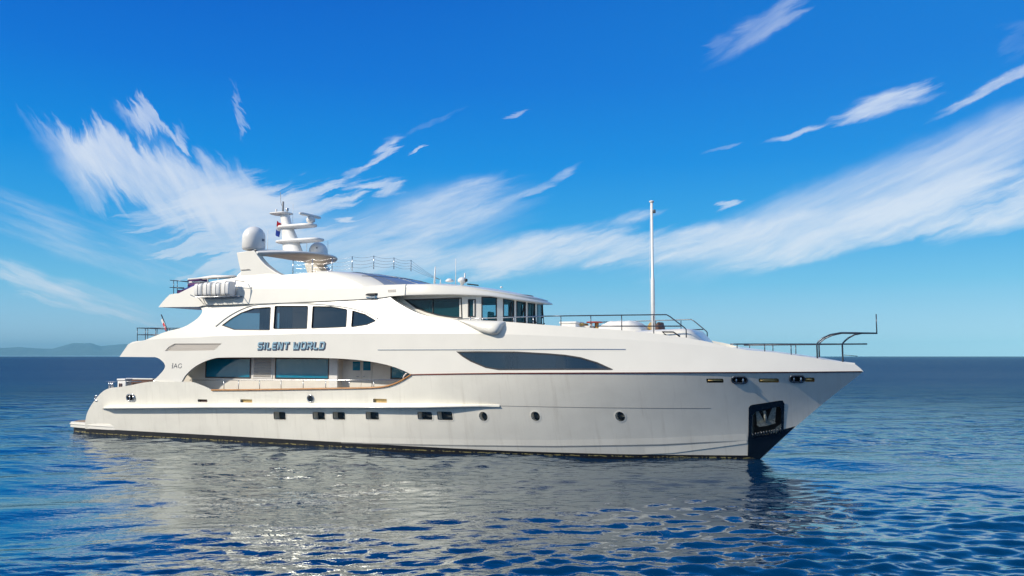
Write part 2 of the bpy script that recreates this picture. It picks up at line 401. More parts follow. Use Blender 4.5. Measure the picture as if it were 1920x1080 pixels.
def panel(outline, holes, surf, step=.3, thick=.10, both=True, off=0., mb=None, mi=0, zlines=()):
    """body skin: outline and holes in (X, Z), bent onto the surface, with inner face and rims; port side without the holes"""
    mb = mb or MB()
    for side in ((-1, 1) if both else (-1,)):
        hs = holes if side < 0 else []
        loops = [dens(outline, step * .7, True)] + [dens(h, step * .7, True) for h in hs]
        pts = []; edges = []
        for lp in loops:
            o = len(pts); pts += lp; edges += [(o + i, o + (i + 1) % len(lp)) for i in range(len(lp))]
        bnd = np.array(pts); xs = [p[0] for p in loops[0]]; zs = [p[1] for p in loops[0]]
        sz = step * .6
        for ix in range(int((max(xs) - min(xs)) / step) + 1):
            for iz in range(int((max(zs) - min(zs)) / sz) + 1):
                p = (min(xs) + (ix + .5 * (iz % 2)) * step, min(zs) + iz * sz)
                if not inside(p, loops[0]) or any(inside(p, h) for h in loops[1:]): continue
                if np.min(np.abs(bnd[:, 0] - p[0]) + np.abs(bnd[:, 1] - p[1])) < step * .35: continue
                pts.append(p)
        r = delaunay_2d_cdt([Vector(p) for p in pts], edges, [], 0, 1e-5)
        v2, tris = r[0], r[2]; good = []
        for t in tris:
            c = (sum(v2[i].x for i in t) / 3, sum(v2[i].y for i in t) / 3)
            p0, p1, p2 = (v2[i] for i in t); ar = abs((p1 - p0).cross(p2 - p0)); lm = max((p1 - p0).length, (p2 - p1).length, (p0 - p2).length)
            if ar < lm * .003: continue
            if inside(c, loops[0]) and not any(inside(c, h) for h in loops[1:]): good.append(tuple(t))
        outer = [(v.x, side * (max(surf(v.x, v.y), .004) + off), v.y) for v in v2]
        mb.add(outer, good, True, mi)
        if thick:
            inner = [(x, y - side * min(thick, abs(y) * .9), z) for x, y, z in outer]
            mb.add(inner, good, True, mi)
            for lp in loops:
                a = [(x, side * (max(surf(x, z), .004) + off), z) for x, z in lp]
                b = [(x, y - side * min(thick, abs(y) * .9), z) for x, y, z in a]
                n = len(a); mb.add(a + b, [(i, (i + 1) % n, n + (i + 1) % n, n + i) for i in range(n)], False, mi)
    return mb
def bridge(line, surf, n=10, inset=.0, mb=None, crown=0., smooth=True, bulge=0.):
    """athwartships skin between both sides along an (X, Z) line; crown lifts its middle, bulge pushes its middle aft"""
    mb = mb or MB(); rows = []
    for x, z in line:
        b = max(surf(x, z) - inset, .003)
        rows.append([(x - bulge * (1 - (k / n * 2 - 1) ** 2), b * (2 * k / n - 1), z + crown * (1 - (k / n * 2 - 1) ** 2)) for k in range(n + 1)])
    return mb.grid(rows, smooth)
def ribbon(line, surf, h, off=.012, mb=None, mi=0):
    """thin raised strip of height h along an (X, Z) line on the starboard skin"""
    mb = mb or MB(); L = dens(line, .25)
    r = []
    for x, z in L:
        z0, z1 = z - h / 2, z + h / 2
        r.append([(x, -(surf(x, z0) - .01), z0), (x, -(surf(x, z0) + off), z0), (x, -(surf(x, z1) + off), z1), (x, -(surf(x, z1) - .01), z1)])
    return mb.grid(r, False, mi=mi)
def reveal(loop, surf, depth, mb=None, off=0., mi=0, side=-1):
    mb = mb or MB(); lp = dens(loop, .2, True); n = len(lp)
    a = [(x, side * (surf(x, z) + off), z) for x, z in lp]; b = [(x, y - side * depth, z) for x, y, z in a]
    return mb.add(a + b, [(i, (i + 1) % n, n + (i + 1) % n, n + i) for i in range(n)], False, mi)
def patch(loop, surf, off, step=.25, mb=None, mi=0):
    return panel(loop, [], surf, step, 0, False, off, mb, mi)
def shrink(loop, d):
    n = len(loop); A = sum(loop[i][0] * loop[(i + 1) % n][1] - loop[(i + 1) % n][0] * loop[i][1] for i in range(n)); sg = 1 if A > 0 else -1
    out = []
    for i in range(n):
        p, q, r = Vector(loop[i - 1]), Vector(loop[i]), Vector(loop[(i + 1) % n])
        e1 = (q - p); e2 = (r - q)
        if e1.length < 1e-6 or e2.length < 1e-6: out.append(tuple(q)); continue
        e1.normalize(); e2.normalize()
        n1 = Vector((-e1.y, e1.x)) * sg; n2 = Vector((-e2.y, e2.x)) * sg; m = (n1 + n2)
        if m.length < 1e-3: m = n1
        m.normalize(); k = d / max(.45, m.dot(n1)); out.append((q.x + m.x * k, q.y + m.y * k))
    return out
def roundrect(x0, y0, x1, y1, r, n=4, skew=0.):
    o = []
    for cx, cy, a0 in ((x1 - r, y0 + r, -90), (x1 - r, y1 - r, 0), (x0 + r, y1 - r, 90), (x0 + r, y0 + r, 180)):
        for k in range(n + 1):
            a = R(a0 + 90 * k / n); o.append((cx + r * math.cos(a), cy + r * math.sin(a)))
    return o
def framed(name, loop, surf, mgl='glass_saloon', mfr='groove_dark', fw=.045, sink=.03, parent=None, label=None, prt=.012):
    """window part: frame ring (raised) with its pane as a sub-part"""
    lp = dens(loop, .18, True); inn = shrink(lp, fw); n = len(lp); mb = MB()
    ri = [(x, -(surf(x, z) + prt), z) for x, z in lp]; rj = [(x, -(surf(x, z) + prt), z) for x, z in inn]
    rk = [(x, -(surf(x, z) - sink - .02), z) for x, z in inn]; ro = [(x, -(surf(x, z) - .02), z) for x, z in lp]
    mb.grid([ro, ri, rj, rk], False, True)
    f = mb.build(name, mfr, parent, label=label)
    panel(shrink(lp, fw * .6), [], surf, .35, 0, False, -sink).build('pane', mgl, f)
    return f

yacht = tag(empty('motor_yacht', (18, 0, 0)), 'large three deck white motor yacht lying side on in calm blue water', 'yacht')
yacht_children_off = (-18, 0, 0)

# ---- outlines read off the photograph (1920 x 1080 pixels)
teak_px = [(1619, 698), (1500, 698), (1380, 698.4), (1240, 699), (1100, 699.4), (944, 700), (860, 701), (800, 702), (771, 702.6)]
open_bot = [(771, 702.6), (757.8, 711), (745, 718), (726.7, 724.3), (706, 726.8), (654, 728), (560, 729.5), (470, 731), (397, 731.5), (389.6, 727), (374, 720.7), (360, 715.8), (340.4, 715.6)]
open_top = [(340.4, 715.6), (348, 702.6), (363.7, 688), (382, 678), (400, 671.8), (413, 670.2), (480, 670), (560, 670.4), (618, 671.4), (659, 673.5), (698, 678), (734, 686), (763, 697.5), (771, 702.6)]
stern_top = [(340.4, 715.6), (286, 715), (265, 718), (234, 724.6), (213, 726.5), (205.6, 727.6), (196, 731.5), (188, 738), (181, 746), (172, 758), (166, 768), (162, 778), (159.6, 792), (159.5, 801)]
_t = xz(teak_px, hull_b)[::-1]; _a = xz([(286, 715), (340.4, 715.6)], hull_b)
ZT = [(0, 2.78)] + _a + [p for p in _t if p[0] > _a[-1][0]][:-1] + [(40.0, 3.6), (41, 3.6)]
hull_top = xz(teak_px[:-1], hull_b) + xz(smooth_px(open_bot, 1), hull_b)[:-1] + xz(smooth_px(stern_top, 1), hull_b)
hull_top[0] = (40.0, 3.6)
stern_xz = hull_top[-len(smooth_px(stern_top, 1)):]
xs0 = hull_top[-1][0]
def stem_x(z): return 36 + 4.0 * (z / 3.6) - .12 * math.sin(math.pi * z / 3.6) if z >= 0 else 36 + 1.1 * z
stem = [(stem_x(z), z) for z in (-.9, -.5, -.2, 0, .3, .6, .9, 1.2, 1.5, 1.8, 2.1, 2.4, 2.7, 3.0, 3.3)]
hull_outline = hull_top + [(xs0, .35), (xs0 + .05, -.3), (xs0 + .5, -.9)] + stem

def rect_px(x0, x1, y0, y1): return [(x0, y1), (x1, y1), (x1, y0), (x0, y0)]
sq_ports = [(514, 535.3, 772.8, 786.5), (587, 609, 773, 786.5), (624.5, 646.8, 773, 786.5), (686.5, 710, 773, 786.5), (784, 809.6, 772.5, 786.7), (821, 847.7, 772, 787.5)]
sq_loops = []
for a in sq_ports:
    q = xz(rect_px(*a), hull_b); x0, z0 = q[0]; x1, z1 = q[2]
    sq_loops.append(roundrect(x0, z0, x1, z1, .06, 3))
rd_loops = []
for x0, x1, y0, y1 in ((899, 913.5, 773, 788.6), (997, 1011, 772, 789), (1155, 1170.6, 772, 790)):
    c = onto((x0 + x1) / 2, (y0 + y1) / 2, hull_b)
    rd_loops.append([(c[0] + .19 * math.cos(2 * math.pi * k / 20), c[2] + .20 * math.sin(2 * math.pi * k / 20)) for k in range(20)])
pocket_px = [(1417, 772), (1461, 762), (1465, 767), (1465, 800), (1458, 812), (1411, 818), (1409, 812), (1411, 779)]
pocket = xz(pocket_px, hull_b)
slots_px = [(1325, 1356, 710, 717.5), (1423, 1460, 709.7, 717.2), (1509, 1527, 708, 716)]
fair_px = [(1373, 1400, 706.5, 718.5), (1481.5, 1508, 704.5, 716.5)]
mid_px = [(371, 388.5, 749, 753.5), (451, 472.5, 749, 754.3), (700, 725, 748, 754.5)]
def rr(px, r):
    q = xz(rect_px(*px), hull_b); x0, z0 = q[0]; x1, z1 = q[2]
    return roundrect(x0, z0, x1, z1, min(r, (z1 - z0) * .49, (x1 - x0) * .49), 4)
slots = [rr(p, .04) for p in slots_px]; fairs = [rr(p, .2) for p in fair_px]; mids = [rr(p, .03) for p in mid_px]
aft_fair = rr((238.5, 253, 740, 751.5), .2)
c = onto(582.5, 747.3, hull_b); hawse = [(c[0] + .17 * math.cos(R(18 * k)), c[2] + .16 * math.sin(R(18 * k))) for k in range(20)]
holes = sq_loops + rd_loops + [pocket] + slots + fairs + mids + [aft_fair, hawse]
hb = panel(hull_outline, holes, hull_b, .3, .06)
tr = dens(stern_xz, .2); tr = [p for p in tr if p[0] < 3.2] + [(xs0, .35), (xs0 + .05, -.3)]
bridge(tr, hull_b, 14, .0, hb, bulge=.35)
hull = hb.build('hull', 'gelcoat_hull', yacht)

# boot stripe and bow black
boot_px = [(159.5, 804), (222, 806.2), (392, 815.4), (520, 822.5), (660, 830), (800, 838), (968, 846), (1161, 851.5), (1300, 853), (1400, 854)]
bt = xz(boot_px, hull_b); bt[0] = (xs0 - .002, bt[0][1])
boot_loop = bt + [(36, -.0), (35.4, -.5), (xs0, -.5)]
boot_loop = bt + [(stem_x(bt[-1][1]) - .02, bt[-1][1]), (stem_x(0) - .02, 0), (stem_x(-.5), -.5), (xs0, -.5)]
panel(boot_loop, [], hull_b, .4, 0, True, .010).build('boot_stripe', 'antifoul', hull)
bb_px = [(1402, 855), (1404, 764.5), (1407, 760.5), (1411, 759), (1462, 751), (1468, 751), (1471, 757), (1471, 803.6), (1496.5, 799.4)]
bbl = xz(bb_px, hull_b); zt_ = bbl[-1][1]
bb = bbl[:-1] + [(stem_x(zt_) - .03, zt_)] + [(stem_x(z) - .02, z) for z in (1.1, .8, .5, .2, 0)]
panel(bb, [pocket], hull_b, .25, 0, True, .018).build('bow_plate', 'bow_black', hull)

# anchor pocket, ports, slots
def recess(name, loop, depth, m_rev, m_back, parent, surf=hull_b, label=None):
    mb = reveal(loop, surf, depth); f = mb.build(name, m_rev, parent, label=label)
    panel(loop, [], surf, .3, 0, False, -depth).build('back_plate', m_back, f); return f
ap = recess('anchor_pocket', pocket, .55, 'anchor_steel', 'groove_dark', hull)
rb = MB()
for k in range(11):
    x, y = 1412 + k * 5.2, 821 - k * .9
    q0, q1 = onto(x, y, hull_b), onto(x, y - 9 if k else y - 8, hull_b)
    rb.tube([(q0[0], q0[1] - .04, q0[2]), (q1[0], q1[1] - .04, q1[2])], .035, 6)
rb.build('pocket_rib', 'bow_black', hull)
for lp in sq_loops:
    f = MB(); reveal(lp, hull_b, .40, f); rim = shrink(lp, -.04)
    f.grid([[(x, -(hull_b(x, z) + .01), z) for x, z in lp], [(x, -(hull_b(x, z) + .012), z) for x, z in rim]], False, True)
    w = f.build('porthole', 'gelcoat_hull', hull); panel(lp, [], hull_b, .3, 0, False, -.38).build('pane', 'glass_saloon', w)
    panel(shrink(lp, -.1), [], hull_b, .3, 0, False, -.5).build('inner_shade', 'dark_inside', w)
for lp in rd_loops:
    f = MB(); reveal(lp, hull_b, .30, f); rim = shrink(lp, -.07)
    f.grid([[(x, -(hull_b(x, z) + .012), z) for x, z in lp], [(x, -(hull_b(x, z) + .004), z) for x, z in rim]], False, True)
    w = f.build('porthole', 'gelcoat_hull', hull); panel(lp, [], hull_b, .3, 0, False, -.28).build('pane', 'glass_saloon', w)
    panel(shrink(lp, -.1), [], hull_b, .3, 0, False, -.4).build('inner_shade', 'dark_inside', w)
for lp, mt in zip(slots, ('steel_dark', 'brass', 'brass')):
    s_ = recess('freeing_port', lp, .16, 'brass', mt, hull)
    x0 = min(p[0] for p in lp); x1 = max(p[0] for p in lp); zc = sum(p[1] for p in lp) / len(lp)
    b = hull_b((x0 + x1) / 2, zc)
    MB().tube([(x0 + .05, -(hull_b(x0, zc) - .05), zc + .02), (x1 - .05, -(hull_b(x1, zc) - .05), zc + .02)], .035, 8).build('roller', 'brass', s_)
for lp, mt in zip(mids, ('cushion_brown', 'brass', 'brass')):
    s_ = recess('freeing_port', lp, .10, 'beige_panel', mt, hull)
for lp in fairs + [aft_fair]:
    s_ = recess('fairlead', lp, .22, 'steel', 'groove_dark', hull)
    MB().tube([(x, -(hull_b(x, z) + .02), z) for x, z in dens(lp, .05, True)], .035, 8, True).build('ring', 'steel_dark' if lp is not aft_fair else 'steel', s_)
    xc = sum(p[0] for p in lp) / len(lp); zc = sum(p[1] for p in lp) / len(lp)
    for dx in (-.13, .13): MB().tube([(xc + dx, -(hull_b(xc, zc) - .04), zc - .13), (xc + dx, -(hull_b(xc, zc) - .04), zc + .13)], .045, 8).build('roller', 'steel', s_)
s_ = recess('hawse_hole', hawse, .2, 'steel', 'beige_panel', hull)
MB().tube([(x, -(hull_b(x, z) + .015), z) for x, z in hawse], .03, 8, True).build('ring', 'steel', s_)
q = at(184, 746.5, -3.45)
MB().tube([(q[0] + .20 * math.cos(R(15 * k)), q[1] - .03 - .1 * math.sin(R(15 * k)) ** 2, q[2] + .13 * math.sin(R(15 * k))) for k in range(24)], .045, 8, True).build('quarter_fairlead', 'steel', hull)

# teak cap line and bulwark cap
cap = MB(); tl = xz(teak_px[:-1], hull_b)
ribbon([(39.95, 3.6)] + tl[1:] + xz([(771, 702.6)], hull_b), hull_b, .045, .03, cap); cap.build('cap_line', 'teak_dark', hull)
cp = xz(smooth_px(open_bot[:-4], 2), hull_b)
cm = MB(); rows = []
for x, z in dens(cp, .2):
    b = hull_b(x, z); rows.append([(x, -b - .05, z - .035), (x, -b - .06, z + .01), (x, -b - .03, z + .04), (x, -b + .18, z + .04), (x, -b + .2, z - .03)])
cm.grid(rows, True, True); cm.build('bulwark_cap', 'teak', hull)

# rub rail
rr_px = [(193, 764.4), (300, 763.6), (400, 762.6), (600, 762.6), (800, 762.4), (880, 760.8), (937, 759.6)]
rl = dens(xz(rr_px, hull_b), .3); rows = []
for i, (x, z) in enumerate(rl):
    k = min(1, i / 2 + .05, (len(rl) - 1 - i) / 12 + .05); w = .33 * k; b = hull_b(x, z)
    rows.append([(x, -b + .03, z + .17 * k), (x, -b - .04 * k, z + .13 * k), (x, -b - w * .93, z + .03), (x, -b - w, z - .005), (x, -b - w * .93, z - .04), (x, -b - .05, z - .07), (x, -b + .03, z - .08)])
MB().grid(rows, True).build('rub_rail', 'gelcoat_hull', hull)
seams = MB()
for L in ([(937, 761), (1100, 764), (1240, 765.4), (1333, 765.5)], ):
    ribbon(xz(L, hull_b), hull_b, .022, .006, seams)
seams.build('hull_seam', 'seam', hull)
# spray chines: raised steps near the waterline
ch = MB()
for L, w in (([(640, 829.5), (800, 833.7), (1040, 836.6), (1240, 833.4), (1320, 829.5), (1402, 825.8)], .02), ([(1210, 852), (1260, 850), (1330, 841), (1401, 831.5)], .025)):
    rows = []
    for x, z in dens(xz(L, hull_b), .3):
        b = hull_b(x, z); rows.append([(x, -side_b(x, z + .34) + .004, z + .34), (x, -b - w, z + .01), (x, -b + .005, z - .012)])
    ch.grid(rows, False)
chn = ch.build('spray_chine', 'gelcoat_hull', hull)
sm2 = MB(); ribbon(xz([(640, 830.6), (800, 834.8), (1040, 837.7), (1240, 834.5), (1320, 830.6), (1402, 826.9)], hull_b), hull_b, .02, .012, sm2); sm2.build('chine_seam', 'seam', hull)

# swim platform
pl = MB(); z1 = .62; zb = .34
pp = [(-.25, -3.05), (-.25, 3.05), (xs0 + .3, 3.25), (xs0 + .3, -3.25)]
def rim(z, o): return [(-.68 - o, -2.5), (-.42 - o, -3.0 - o), (1.6, -3.34 - o), (3.0, -3.46 - o), (3.75, -3.36), (3.75, 3.36), (3.0, 3.46 + o), (1.6, 3.34 + o), (-.42 - o, 3.0 + o), (-.68 - o, 2.5)]
pl.plate(rim(0, 0), .30, .60); pl.plate([(x, y * 1.0) for x, y in rim(0, .035)], .46, .52)
sp = pl.build('swim_platform', 'gelcoat_upper', hull, .02)
MB().plate([(x + .1 * (1 if x < 0 else 0), y * .95) for x, y in rim(0, 0)][:2] + [(1.4, -3.1), (1.4, 3.1)] + [(-.1, 2.85), (-.3, 2.2)], .604, .625).build('platform_deck', 'teak_deck', sp)
MB().plate([(x if x < 3.2 else 3.2, y * .93) for x, y in rim(0, 0)], -.5, .30).build('platform_base', 'antifoul', sp)
pl = MB()
for k in range(3): pl.tube([(.75 + .22 * k, -2.9, .62), (.75 + .22 * k, -2.9, .62 + .12)], .03, 8)
pl.tube([(.7, -2.9, .72), (1.25, -2.9, .76)], .035, 8); pl.build('cleat', 'steel', sp)

# ---- side panel (deck level to knuckle) -------------------------------------------------
kn_px = [(240, 646), (275, 637.5), (300, 635), (379, 632.4), (400, 630.4), (520, 627), (581.5, 625.3), (747, 625), (908.5, 625.5), (1000, 628.6), (1060, 631), (1200, 638), (1300, 646.7), (1353, 651.4), (1400, 656)]
gun_px = [(1400, 656), (1454, 660.8), (1532, 671.9), (1593, 682.8)]
knl = xz(kn_px, side_b); ZK = [(0, knl[0][1] - .1)] + sorted(knl) + [(38.3, 4.1), (40, 3.7)]
knl = xz(kn_px, side_b); ZK = [(0, knl[0][1] - .1)] + sorted(knl) + [(38.3, 4.1), (40, 3.7)]; gl_ = xz(gun_px, side_b)[1:]
side_fwd = [(39.72, 3.88), (39.9, 3.72), (40.0, 3.6)]
tk = [(x, z) for x, z in tl[1:]]
ot = xz(smooth_px(open_top, 1), side_b)
aft_low = [(340.4, 715.6), (286, 715), (296, 706), (304, 697.4), (308.6, 691), (309.8, 686), (307.5, 680.5), (304, 676.7), (298, 672), (291, 669.6), (224, 669)]
al = xz([aft_low[0]] + smooth_px(aft_low[1:-1], 1) + [aft_low[-1]], side_b)
side_outline = knl + gl_ + side_fwd + tk + [ot[-1]] + ot[::-1][1:] + al[1:]
bow_px = [(855.4, 659), (896, 658.5), (968.5, 659), (1028.6, 662.4), (1060, 665), (1088.8, 669.6), (1120, 679), (1149.5, 692.4), (1146, 693.5), (1040.7, 693.5), (934.8, 693.9), (910.7, 689.8), (881.8, 677.8), (866, 668)]
bow_loop = xz(bow_px, side_b)
lou_px = [(309, 658), (316, 650.5), (327, 644), (415.6, 643.7), (409, 651), (401, 657)]
lou_loop = xz(lou_px, side_b)
sp_ = panel(side_outline, [bow_loop, lou_loop], side_b, .32, .12).build('side_panel', 'gelcoat_upper', yacht)
bw = framed('bow_window', bow_loop, side_b, 'glass_saloon', 'groove_dark', .05, .03, sp_)
for a, b_ in ((940.5, 962), (1048, 1060)): pass
for px in (958.5, 1059.5):
    mu = MB()
    q0, q1 = onto(px, 659 if px < 1000 else 666, side_b), onto(px, 693, side_b)
    mu.box(q0[0] - .05, q0[0] + .05, q0[1] + .035, q0[1] + .06, q1[2] + .02, q0[2] - .02)
    mu.build('mullion', 'groove_dark', bw)
it = MB()
for (x0, x1, y0, y1) in ((902, 946, 664, 689), (972, 1041, 663.5, 692)):
    q = xz([(x0, y1), (x1, y1), (x1, y0 + (3 if x0 > 950 else 0)), (x0, y0)], side_b)
    panel(q, [], side_b, .3, 0, False, -.075, it)
it.build('window_blind', 'blind', bw)
lv = panel(lou_loop, [], side_b, .3, 0, False, -.05).build('side_vent', 'louver', sp_)
g = MB()
for k in range(6):
    y = 645.5 + k * 2.2; xa = 327 - (y - 644) * 1.28 + 1; xb = 415.6 - (y - 644) * 1.1 - 2
    ribbon(xz([(xa, y), ((xa + xb) / 2, y), (xb, y)], side_b), lambda X, Z: side_b(X, Z) - .045, .028, .02, g)
ribbon(xz([(311, 657), (327, 644.6), (414, 644.2)], side_b), side_b, .02, .006, g)
g.build('vent_slat', 'louver_edge', lv)
g = MB(); ribbon(xz([(708.5, 656), (900, 655.5), (1060, 654.7), (1173, 655)], side_b), side_b, .03, .02, g); g.build('side_track', 'steel', sp_)

# ---- superstructure side (knuckle to seam / bulwark top) ----------------------------------
seam_px = [(375, 575.4), (384, 572.9), (450, 570.8), (513, 568.7), (600, 565), (680, 561), (721, 557.5), (730, 555.6)]
rec_px = [(730, 555.6), (739.4, 564), (762, 577.5), (784, 588), (805, 594), (831, 597.5), (859, 599.8), (905, 601.3), (944, 602.6), (1000, 607.4), (1050, 611), (1110, 614.8), (1200, 621.8), (1240, 627.3), (1286.7, 633.6), (1334, 641.8), (1356, 648.8), (1382, 653), (1400, 656)]
aftw_px = [(240, 646), (250, 640), (270, 638.6), (277, 635.6), (311, 621.5), (330, 617.5), (346.7, 612.6), (361.5, 603.7), (373, 595), (380, 584.4), (378, 579), (375, 575.4)]
sm = xz(seam_px, side_b); rc = xz(smooth_px(rec_px[:-1], 1) + [rec_px[-1]], side_b); aw = xz(smooth_px(aftw_px, 1), side_b)
up_outline = aw[:-1] + sm[:-1] + rc[:-1] + knl[::-1][:-1]
tail = al[-1]
up_outline = [knl[0]] + aw[1:-1] + sm[:-1] + rc[:-1] + knl[::-1][:-1]
wins_px = [[(415.5, 610), (433.7, 596.5), (451.9, 586), (475, 577.6), (505, 575.2), (508, 576.5), (506, 618), (504, 619.3), (439, 618.6)],
           [(515, 574.5), (517, 573), (576, 573), (578, 574.5), (576, 615.5), (574, 616.6), (514.5, 617.2), (512.4, 615.5)],
           [(586, 575), (588, 573.6), (620, 574), (649, 579), (651.5, 581), (649.5, 612), (647.5, 613.6), (585.5, 616), (583.6, 614.5)],
           [(660.4, 583), (662, 581.8), (685, 588.6), (703.5, 599.5), (704.6, 601.3), (702, 603.4), (687.8, 609.4), (660, 613.5), (658.2, 612)]]
wl_ = [xz(w, side_b) for w in wins_px]
ss = panel(up_outline, wl_, side_b, .32, .12).build('superstructure', 'gelcoat_upper', yacht)
for k, lp in enumerate(wl_):
    w = framed('saloon_window', lp, side_b, 'glass_saloon', 'groove_dark', .03, .05, ss)
    x0 = min(p[0] for p in lp); x1 = max(p[0] for p in lp); z0 = min(p[1] for p in lp)
    if k == 3: MB().box(x0 + .12, x0 + .95, -3.25, -3.22, z0 - .1, z0 + .75).build('curtain', 'curtain', w)
    elif k != 2: MB().grid([[(x0 + (x1 - x0) * (t / 24 * .35 + (.62 if k == 0 else .02)), -3.1 + .03 * math.sin(t * 1.6), z) for t in range(25)] for z in (z0 - .2, z0 + 1.5)]).build('curtain', 'beige_panel', w)
# brow over the windows and hairline seams
br = MB(); bl = xz(smooth_px([(405, 612), (431, 591), (465, 574.6), (490.7, 569.8), (555.6, 569.2), (607, 570.8), (659, 578), (690, 588), (708.5, 598)], 2), side_b)
rows = []
for x, z in dens(bl, .15):
    b = side_b(x, z); rows.append([(x, -b + .02, z + .05), (x, -b - .05, z + .03), (x, -b - .05, z - .0), (x, -b + .02, z - .02)])
br.grid(rows, False); br.build('window_brow', 'gelcoat_upper', ss)
g = MB(); ribbon(xz([(384, 574.6), (513, 570.2), (680, 562.6), (719, 560.6)], side_b), side_b, .025, .008, g); g.build('seam_line', 'seam', ss)

# overhang slabs (upper deck, sun deck) between the sides
x_t = al[-1][0]
mb = bridge([(x_t, al[-1][1])] + [(x, al[-1][1] + .01) for x in (5.5, 7, 9, 12, 16, 20, 23.5)], side_b, 10, .125)
bridge([(x_t, al[-1][1])] + [(x, z) for x, z in dens([knl[0]] + aw[1:8], .4)], side_b, 10, .0, mb)
mb.build('upper_deck', 'gelcoat_upper', yacht)
bridge([(x, 4.45) for x in (5.2, 8, 12, 16, 24)], side_b, 8, .13).build('upper_deck_teak', 'teak_deck', yacht)

# ---- fascia band of the sun deck and its coaming -------------------------------------------
tipx = [(297, 576), (304, 567), (311, 559), (318.5, 552), (327, 550.6), (335, 550), (349, 543), (363, 536)]
cre_px = [(363, 536), (400, 541), (450, 541.5), (560, 541), (680, 537.5), (742, 533.5)]
bandb = [(742, 533.5), (733, 552.5), (730, 555.6)] + seam_px[::-1][1:] + [(297, 576)]
tx = xz(tipx, band_b); cr = xz(cre_px, band_b); XR = 21.2
zr = cr[-1][1]
sb = xz(seam_px[::-1][1:], side_b)
band = tx + cr[1:-1] + [(XR, 7.43), (XR, 6.93)] + [(p[0], p[1] + .0) for p in xz([(730, 555.6)], band_b)] + [(x, z) for x, z in sb] + [tx[0]]
band = [band[0]] + band[1:-1]
bd = panel(band, [], band_b, .32, .12)
bridge([(tx[0][0], tx[0][1]), (8.5, 6.745), (9.6, 6.74), (12, 6.74), (20, 6.74)], band_b, 10, .125, bd)
bridge(tx, band_b, 10, 0, bd)
bandO = bd.build('sun_deck_fascia', 'gelcoat_upper', yacht)
co_px = [(363, 536), (400, 527), (441, 520.7), (447, 514), (453, 509), (529, 515.5), (604, 511.7), (640, 508.5), (664, 506)]
co = xz(co_px, coam_b); crc = xz(cre_px[:-1], coam_b)
XN = 16.0
co = [p for p in co if p[0] < XN]; zt1 = 8.22
clow = [(p[0], p[1]) for p in crc if p[0] < XN]
cb = panel(co + [(XN, zt1), (XN, 7.36)] + clow[::-1][:-1], [], coam_b, .32, .12)
# nose of the sun deck house: lofted between a low wide curve and a high narrow one
def nose(t, s):
    """t 0 bottom .. 1 top, s 0 (aft starboard) .. 1 (aft port)"""
    bx, ba, bb_ = 18.9, 2.7, coam_b(XN, 7.36); tx_, ta, tb = 16.0, 1.3, coam_b(XN, zt1)
    h = (1 - t) ** 1.0
    zc = 7.36 + (zt1 + .05 - 7.36) * (1 - h ** 1.7)
    k = h
    xc = tx_ + (bx - tx_) * k; a = ta + (ba - ta) * k; b = tb + (bb_ - tb) * k
    st = xc - XN; arc = math.pi * .5 * math.hypot(a, b) * 1.0; tot = 2 * st + 2 * arc; q = s * tot
    if q < st: return (XN + q, -b, zc)
    if q > tot - st: return (XN + (tot - q), b, zc)
    ph = (q - st) / (2 * arc) * math.pi
    return (xc + a * math.sin(ph), -b * math.cos(ph), zc)
def nose_side(t, s): return nose(t, s)
rows = [[nose(t / 12, s / 60) for s in range(61)] for t in range(13)]
cb.grid(rows, True)
top = rows[-1]; cb.add(top + [(XN, -2.9, 8.0), (XN, 2.9, 8.0)], [tuple(range(len(top)))])
for z_ in (): pass
coam = cb.build('flybridge_coaming', 'gelcoat_upper', yacht)
bridge([(x, 7.75) for x in (8.6, 12, 16.2)], coam_b, 8, .1).build('flybridge_deck', 'teak_deck', yacht)
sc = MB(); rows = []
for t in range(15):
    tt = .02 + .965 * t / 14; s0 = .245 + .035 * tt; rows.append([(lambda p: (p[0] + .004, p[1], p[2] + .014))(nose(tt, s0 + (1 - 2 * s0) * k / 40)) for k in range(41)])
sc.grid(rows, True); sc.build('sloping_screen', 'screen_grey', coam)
g = MB()   # panel joints of the sloping nose
for s0 in (.30, .40, .5, .6): g.tube([(lambda p: (p[0] + .006, p[1], p[2] + .018))(nose(t / 14, s0)) for t in range(15)], .012, 5)
for t0 in (.45,): g.tube([(lambda p: (p[0] + .006, p[1], p[2] + .018))(nose(t0, .22 + k * .56 / 30)) for k in range(31)], .012, 5)
g.build('nose_joint', 'steel_dark', coam)

# ---- wheelhouse -------------------------------------------------------------------------
WXc, WA, WB, WX0 = 23.6, 2.65, 2.72, 19.2
def wplan(ph, o=0., lean=0.):
    """ph in degrees from the nose, -90 starboard beam .. 90 port beam"""
    a = R(ph); return (WXc + (WA + o) * math.cos(a), (WB + o) * math.sin(a))
def wstrip(pts, z0, z1, thick, mb):
    rows = []
    for zz, o in ((z0, 0), (z1, 0), (z1, -thick), (z0, -thick)):
        rows.append([p(o) + (zz(p(0)[0]) if callable(zz) else zz,) for p in pts])
    mb.grid(rows + [rows[0]], False)
    for i in (0, -1): mb.add([r[i] for r in rows], [(0, 1, 2, 3)])
def wcurve(a0, a1, n):
    return [(lambda o, a=a0 + (a1 - a0) * i / n: wplan(a, o)) for i in range(n + 1)]
def wside(x0, x1, sg=-1): return [(lambda o, x=x: (x, sg * (WB + o))) for x in (x0, x1)]
zsill = lambda X: interp(X, [(20, 5.86), (24, 5.80), (25.2, 5.72), (26.4, 5.66)])
zhead = lambda X: interp(X, [(20, 6.82), (25, 6.82), (26.4, 6.74)])
wh = tag(empty('wheelhouse', (0, 0, 0)))
wh.parent = yacht
mb = MB()
wstrip(wside(19.2, WXc) + wcurve(-90, 90, 40)[1:] + wside(WXc, 19.2, 1)[1:], 5.0, zsill, .12, mb)
